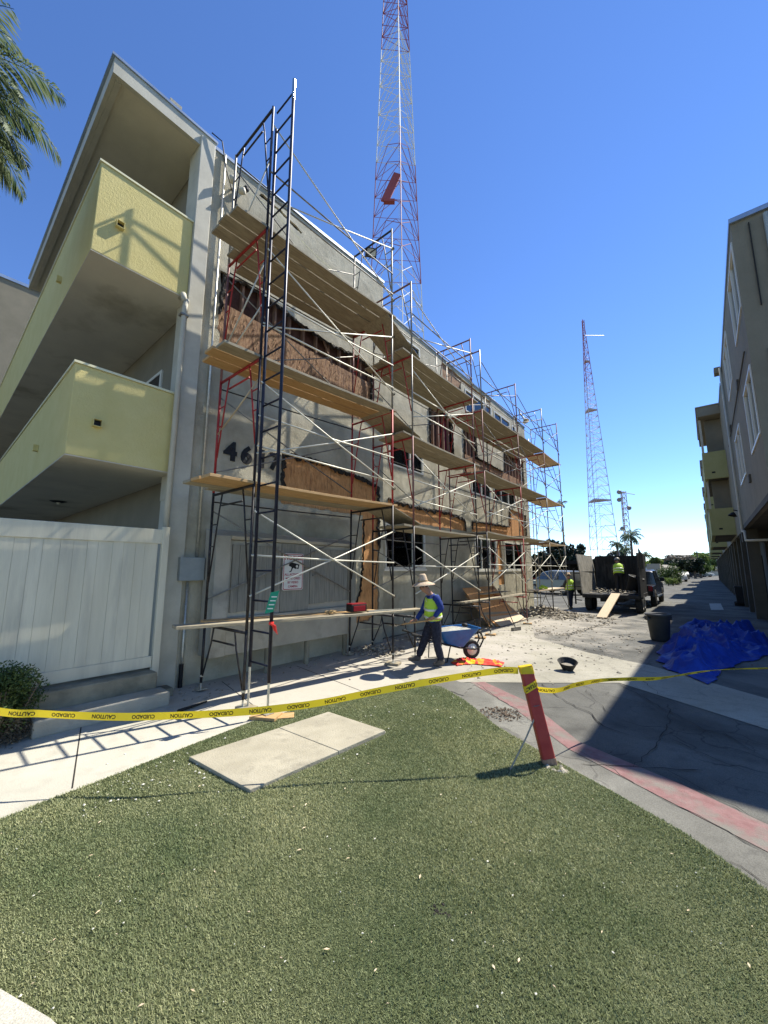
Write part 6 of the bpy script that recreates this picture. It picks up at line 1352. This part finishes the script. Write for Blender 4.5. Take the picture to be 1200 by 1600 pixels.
# distant workers
def stand(root, F, h=1.72, bend=0., arm='down', step=.12):
    F = Vector(F).normalized(); Rt = F.cross(Vector((0, 0, 1))).normalized(); k = h / 1.75; U = Vector((0, 0, 1)); root = Vector(root)
    def L(r, f, z): return root + Rt * r * k + F * f * k + U * z * k
    cb, sb = math.cos(bend), math.sin(bend)
    def B(r, f, z): return L(r, f * cb + (z - .95) * sb - bend * .1, .95 + (z - .95) * cb - f * sb)
    J = dict(pel=L(0, -bend * .1, .95), chest=B(0, 0, 1.27), neck=B(0, 0, 1.47), head=B(0, .03, 1.62))
    for S, sg in (('L', -1), ('R', 1)):
        st = step * sg
        J['hip' + S] = L(sg * .09, 0, .90); J['kn' + S] = L(sg * .10, .04 + st * .4, .50); J['ank' + S] = L(sg * .11, st, .09); J['toe' + S] = L(sg * .13, st + .17, .04); J['sh' + S] = B(sg * .19, 0, 1.40)
        if arm == 'down': J['el' + S] = B(sg * .25, -.02, 1.12); J['wr' + S] = B(sg * .26, .08, .88)
        elif arm == 'up': J['el' + S] = B(sg * .27, .12, 1.30 if sg > 0 else 1.12); J['wr' + S] = B(sg * .14, .20, 1.56 if sg > 0 else 1.0)
        else: J['el' + S] = B(sg * .24, .16, 1.16); J['wr' + S] = B(sg * .16, .38, 1.10)
    return J, F, Rt
r0 = gz(893, 952); J, F_, Rt = stand((r0.x, r0.y, 0), -uxh * .3 + cfh * .9, 1.68, .06, 'up'); person('worker in dark clothes and yellow vest standing beside the trailer gate', J, F_, Rt, M['dark_shirt'], M['jeans'])
hh = J['head'] + Vector((0, 0, .07)); hb = thing('cap', hh, 'light cloth hat worn by the worker beside the trailer gate', 'hat'); MB().lathe([(.001, .10), (.07, .09), (.10, .0), (.17, -.03), (.10, -.012)], hh, 14).build('cloth', M['straw'], hb, smooth=True)
r1 = TL_(wT * .62, 1.0, zf); J, F_, Rt = stand(r1, cfh * .9 + uxh * .45, 1.66, .42, 'reach', .1); person('worker in lime vest bending forward on the trailer bed, seen from behind', J, F_, Rt, M['dark_shirt'], M['black'])
hh = J['head'] + Vector((0, 0, .07)); hb = thing('cap', hh, 'grey cap worn by the worker on the trailer bed', 'hat'); MB().lathe([(.001, .09), (.08, .07), (.11, -.01), (.112, -.03)], hh, 14).build('cloth', M['dull_steel'], hb, smooth=True)

# ================================================================== wheelbarrow
wb = gz(706, 1031); WB = thing('wheelbarrow', (wb.x, wb.y, 0), 'blue steel wheelbarrow full of grey mortar behind the worker', 'wheelbarrow')
dB = (wb - C0).dot(CF)
wx = (uxh * .96 + cfh * .28).normalized(); wy = Vector((-wx.y, wx.x, 0)); wc = Vector((wb.x, wb.y, 0))
def WL(a, b, z): return wc + wx * a + wy * b + Vector((0, 0, z))
def ringr(a0, a1, b, z0, z1, r=.07):
    P = []
    for ca, cb_, an in ((a1 - r, b - r, 0), (a0 + r, b - r, 90), (a0 + r, -b + r, 180), (a1 - r, -b + r, 270)):
        for k in range(5): t = R_(an + 22.5 * k); a = ca + r * math.cos(t); P.append(WL(a, cb_ + r * math.sin(t), z0 + (z1 - z0) * (a - a0) / (a1 - a0)))
    return P
r1_, r2_, r3_ = ringr(-.20, .22, .17, .32, .28), ringr(-.40, .52, .31, .62, .66), ringr(-.425, .545, .335, .62, .665); n = len(r1_)
r4_ = [p + Vector((0, 0, -.012)) for p in r3_]
vs = r1_ + r2_ + r3_ + r4_; fs = [tuple(range(n - 1, -1, -1))]
for k in range(3):
    for i in range(n): fs.append((k * n + i, k * n + (i + 1) % n, (k + 1) * n + (i + 1) % n, (k + 1) * n + i))
tr_ = MB().add(vs, fs).build('tray', M['barrow_blue'], WB); tr_.modifiers.new('t', 'SOLIDIFY').thickness = .006
ms = ringr(-.36, .47, .275, .585, .60); ctr = WL(.02, 0, .68); MB().add(ms + [ctr, WL(-.2, .1, .64), WL(.25, -.08, .665)], [(i, (i + 1) % n, n) for i in range(n)]).build('mortar', M['cement'], WB)
mb = MB()
for s_g in (-1, 1): mb.tube([WL(-.98, s_g * .28, .60), WL(-.45, s_g * .26, .42), WL(.1, s_g * .16, .265), WL(.50, s_g * .085, .20), WL(.62, s_g * .08, .24), WL(.70, s_g * .08, .38), WL(.66, s_g * .08, .52)], .017, 8)
mb.tube([WL(.66, -.08, .52), WL(.66, .08, .52)], .014); mb.build('frame', M['black'], WB, smooth=True)
for s_g in (-1, 1): MB().tube([WL(-.12, s_g * .2, .32), WL(-.22, s_g * .24, .02), WL(-.42, s_g * .24, .02), WL(-.40, s_g * .23, .40)], .013).build('leg', M['black'], WB, smooth=True); MB().tube([WL(-.98, s_g * .28, .60), WL(-.86, s_g * .28, .563)], .024).build('grip', M['rubber'], WB)
q = WL(.46, 0, .19); wl = MB().lathe([(.12, -.04), (.17, -.045), (.19, -.02), (.19, .02), (.17, .045), (.12, .04)], q, 24, wy).build('wheel', M['rubber'], WB, smooth=True); MB().lathe([(.001, -.046), (.03, -.05), (.035, -.036), (.125, -.036), (.125, .036), (.035, .036), (.03, .05), (.001, .046)], q, 24, wy).build('rim', M['frame_w'], wl, smooth=True)
tag(MB().sphere(WL(.34, .04, .68), .06, 9, 6, (1.2, 1, .7)).build('trowel_float', M['black'], loc=WL(.34, .04, .68), smooth=True), 'small black float lying on the mortar in the blue wheelbarrow', 'tool')
c = Vector((-5.55, 17.2, 1.03)); mb = MB()
for k in range(5): mb.sphere(c + Vector((.1 * (k % 2), .12 * k - .2, .05 + .03 * (k % 3))), .09, 8, 6, (1, 1.3, .7))
tag(mb.build('bundled_vest', M['lime'], loc=c, smooth=True), 'bundled lime vest left on the far waist high board', 'vest')
# low work hose on the ground by the steps
hs = gz(318, 1106); tag(MB().tube([gz(278, 1111, .03), gz(300, 1104, .03), gz(323, 1096, .035)], [.02, .018, .012], 7).build('hand_tool', M['black'], loc=hs), 'black hand tool lying on the sidewalk by the ledges', 'tool')

for o in bpy.data.objects:
    if '_w' in o.keys(): del o['_w']
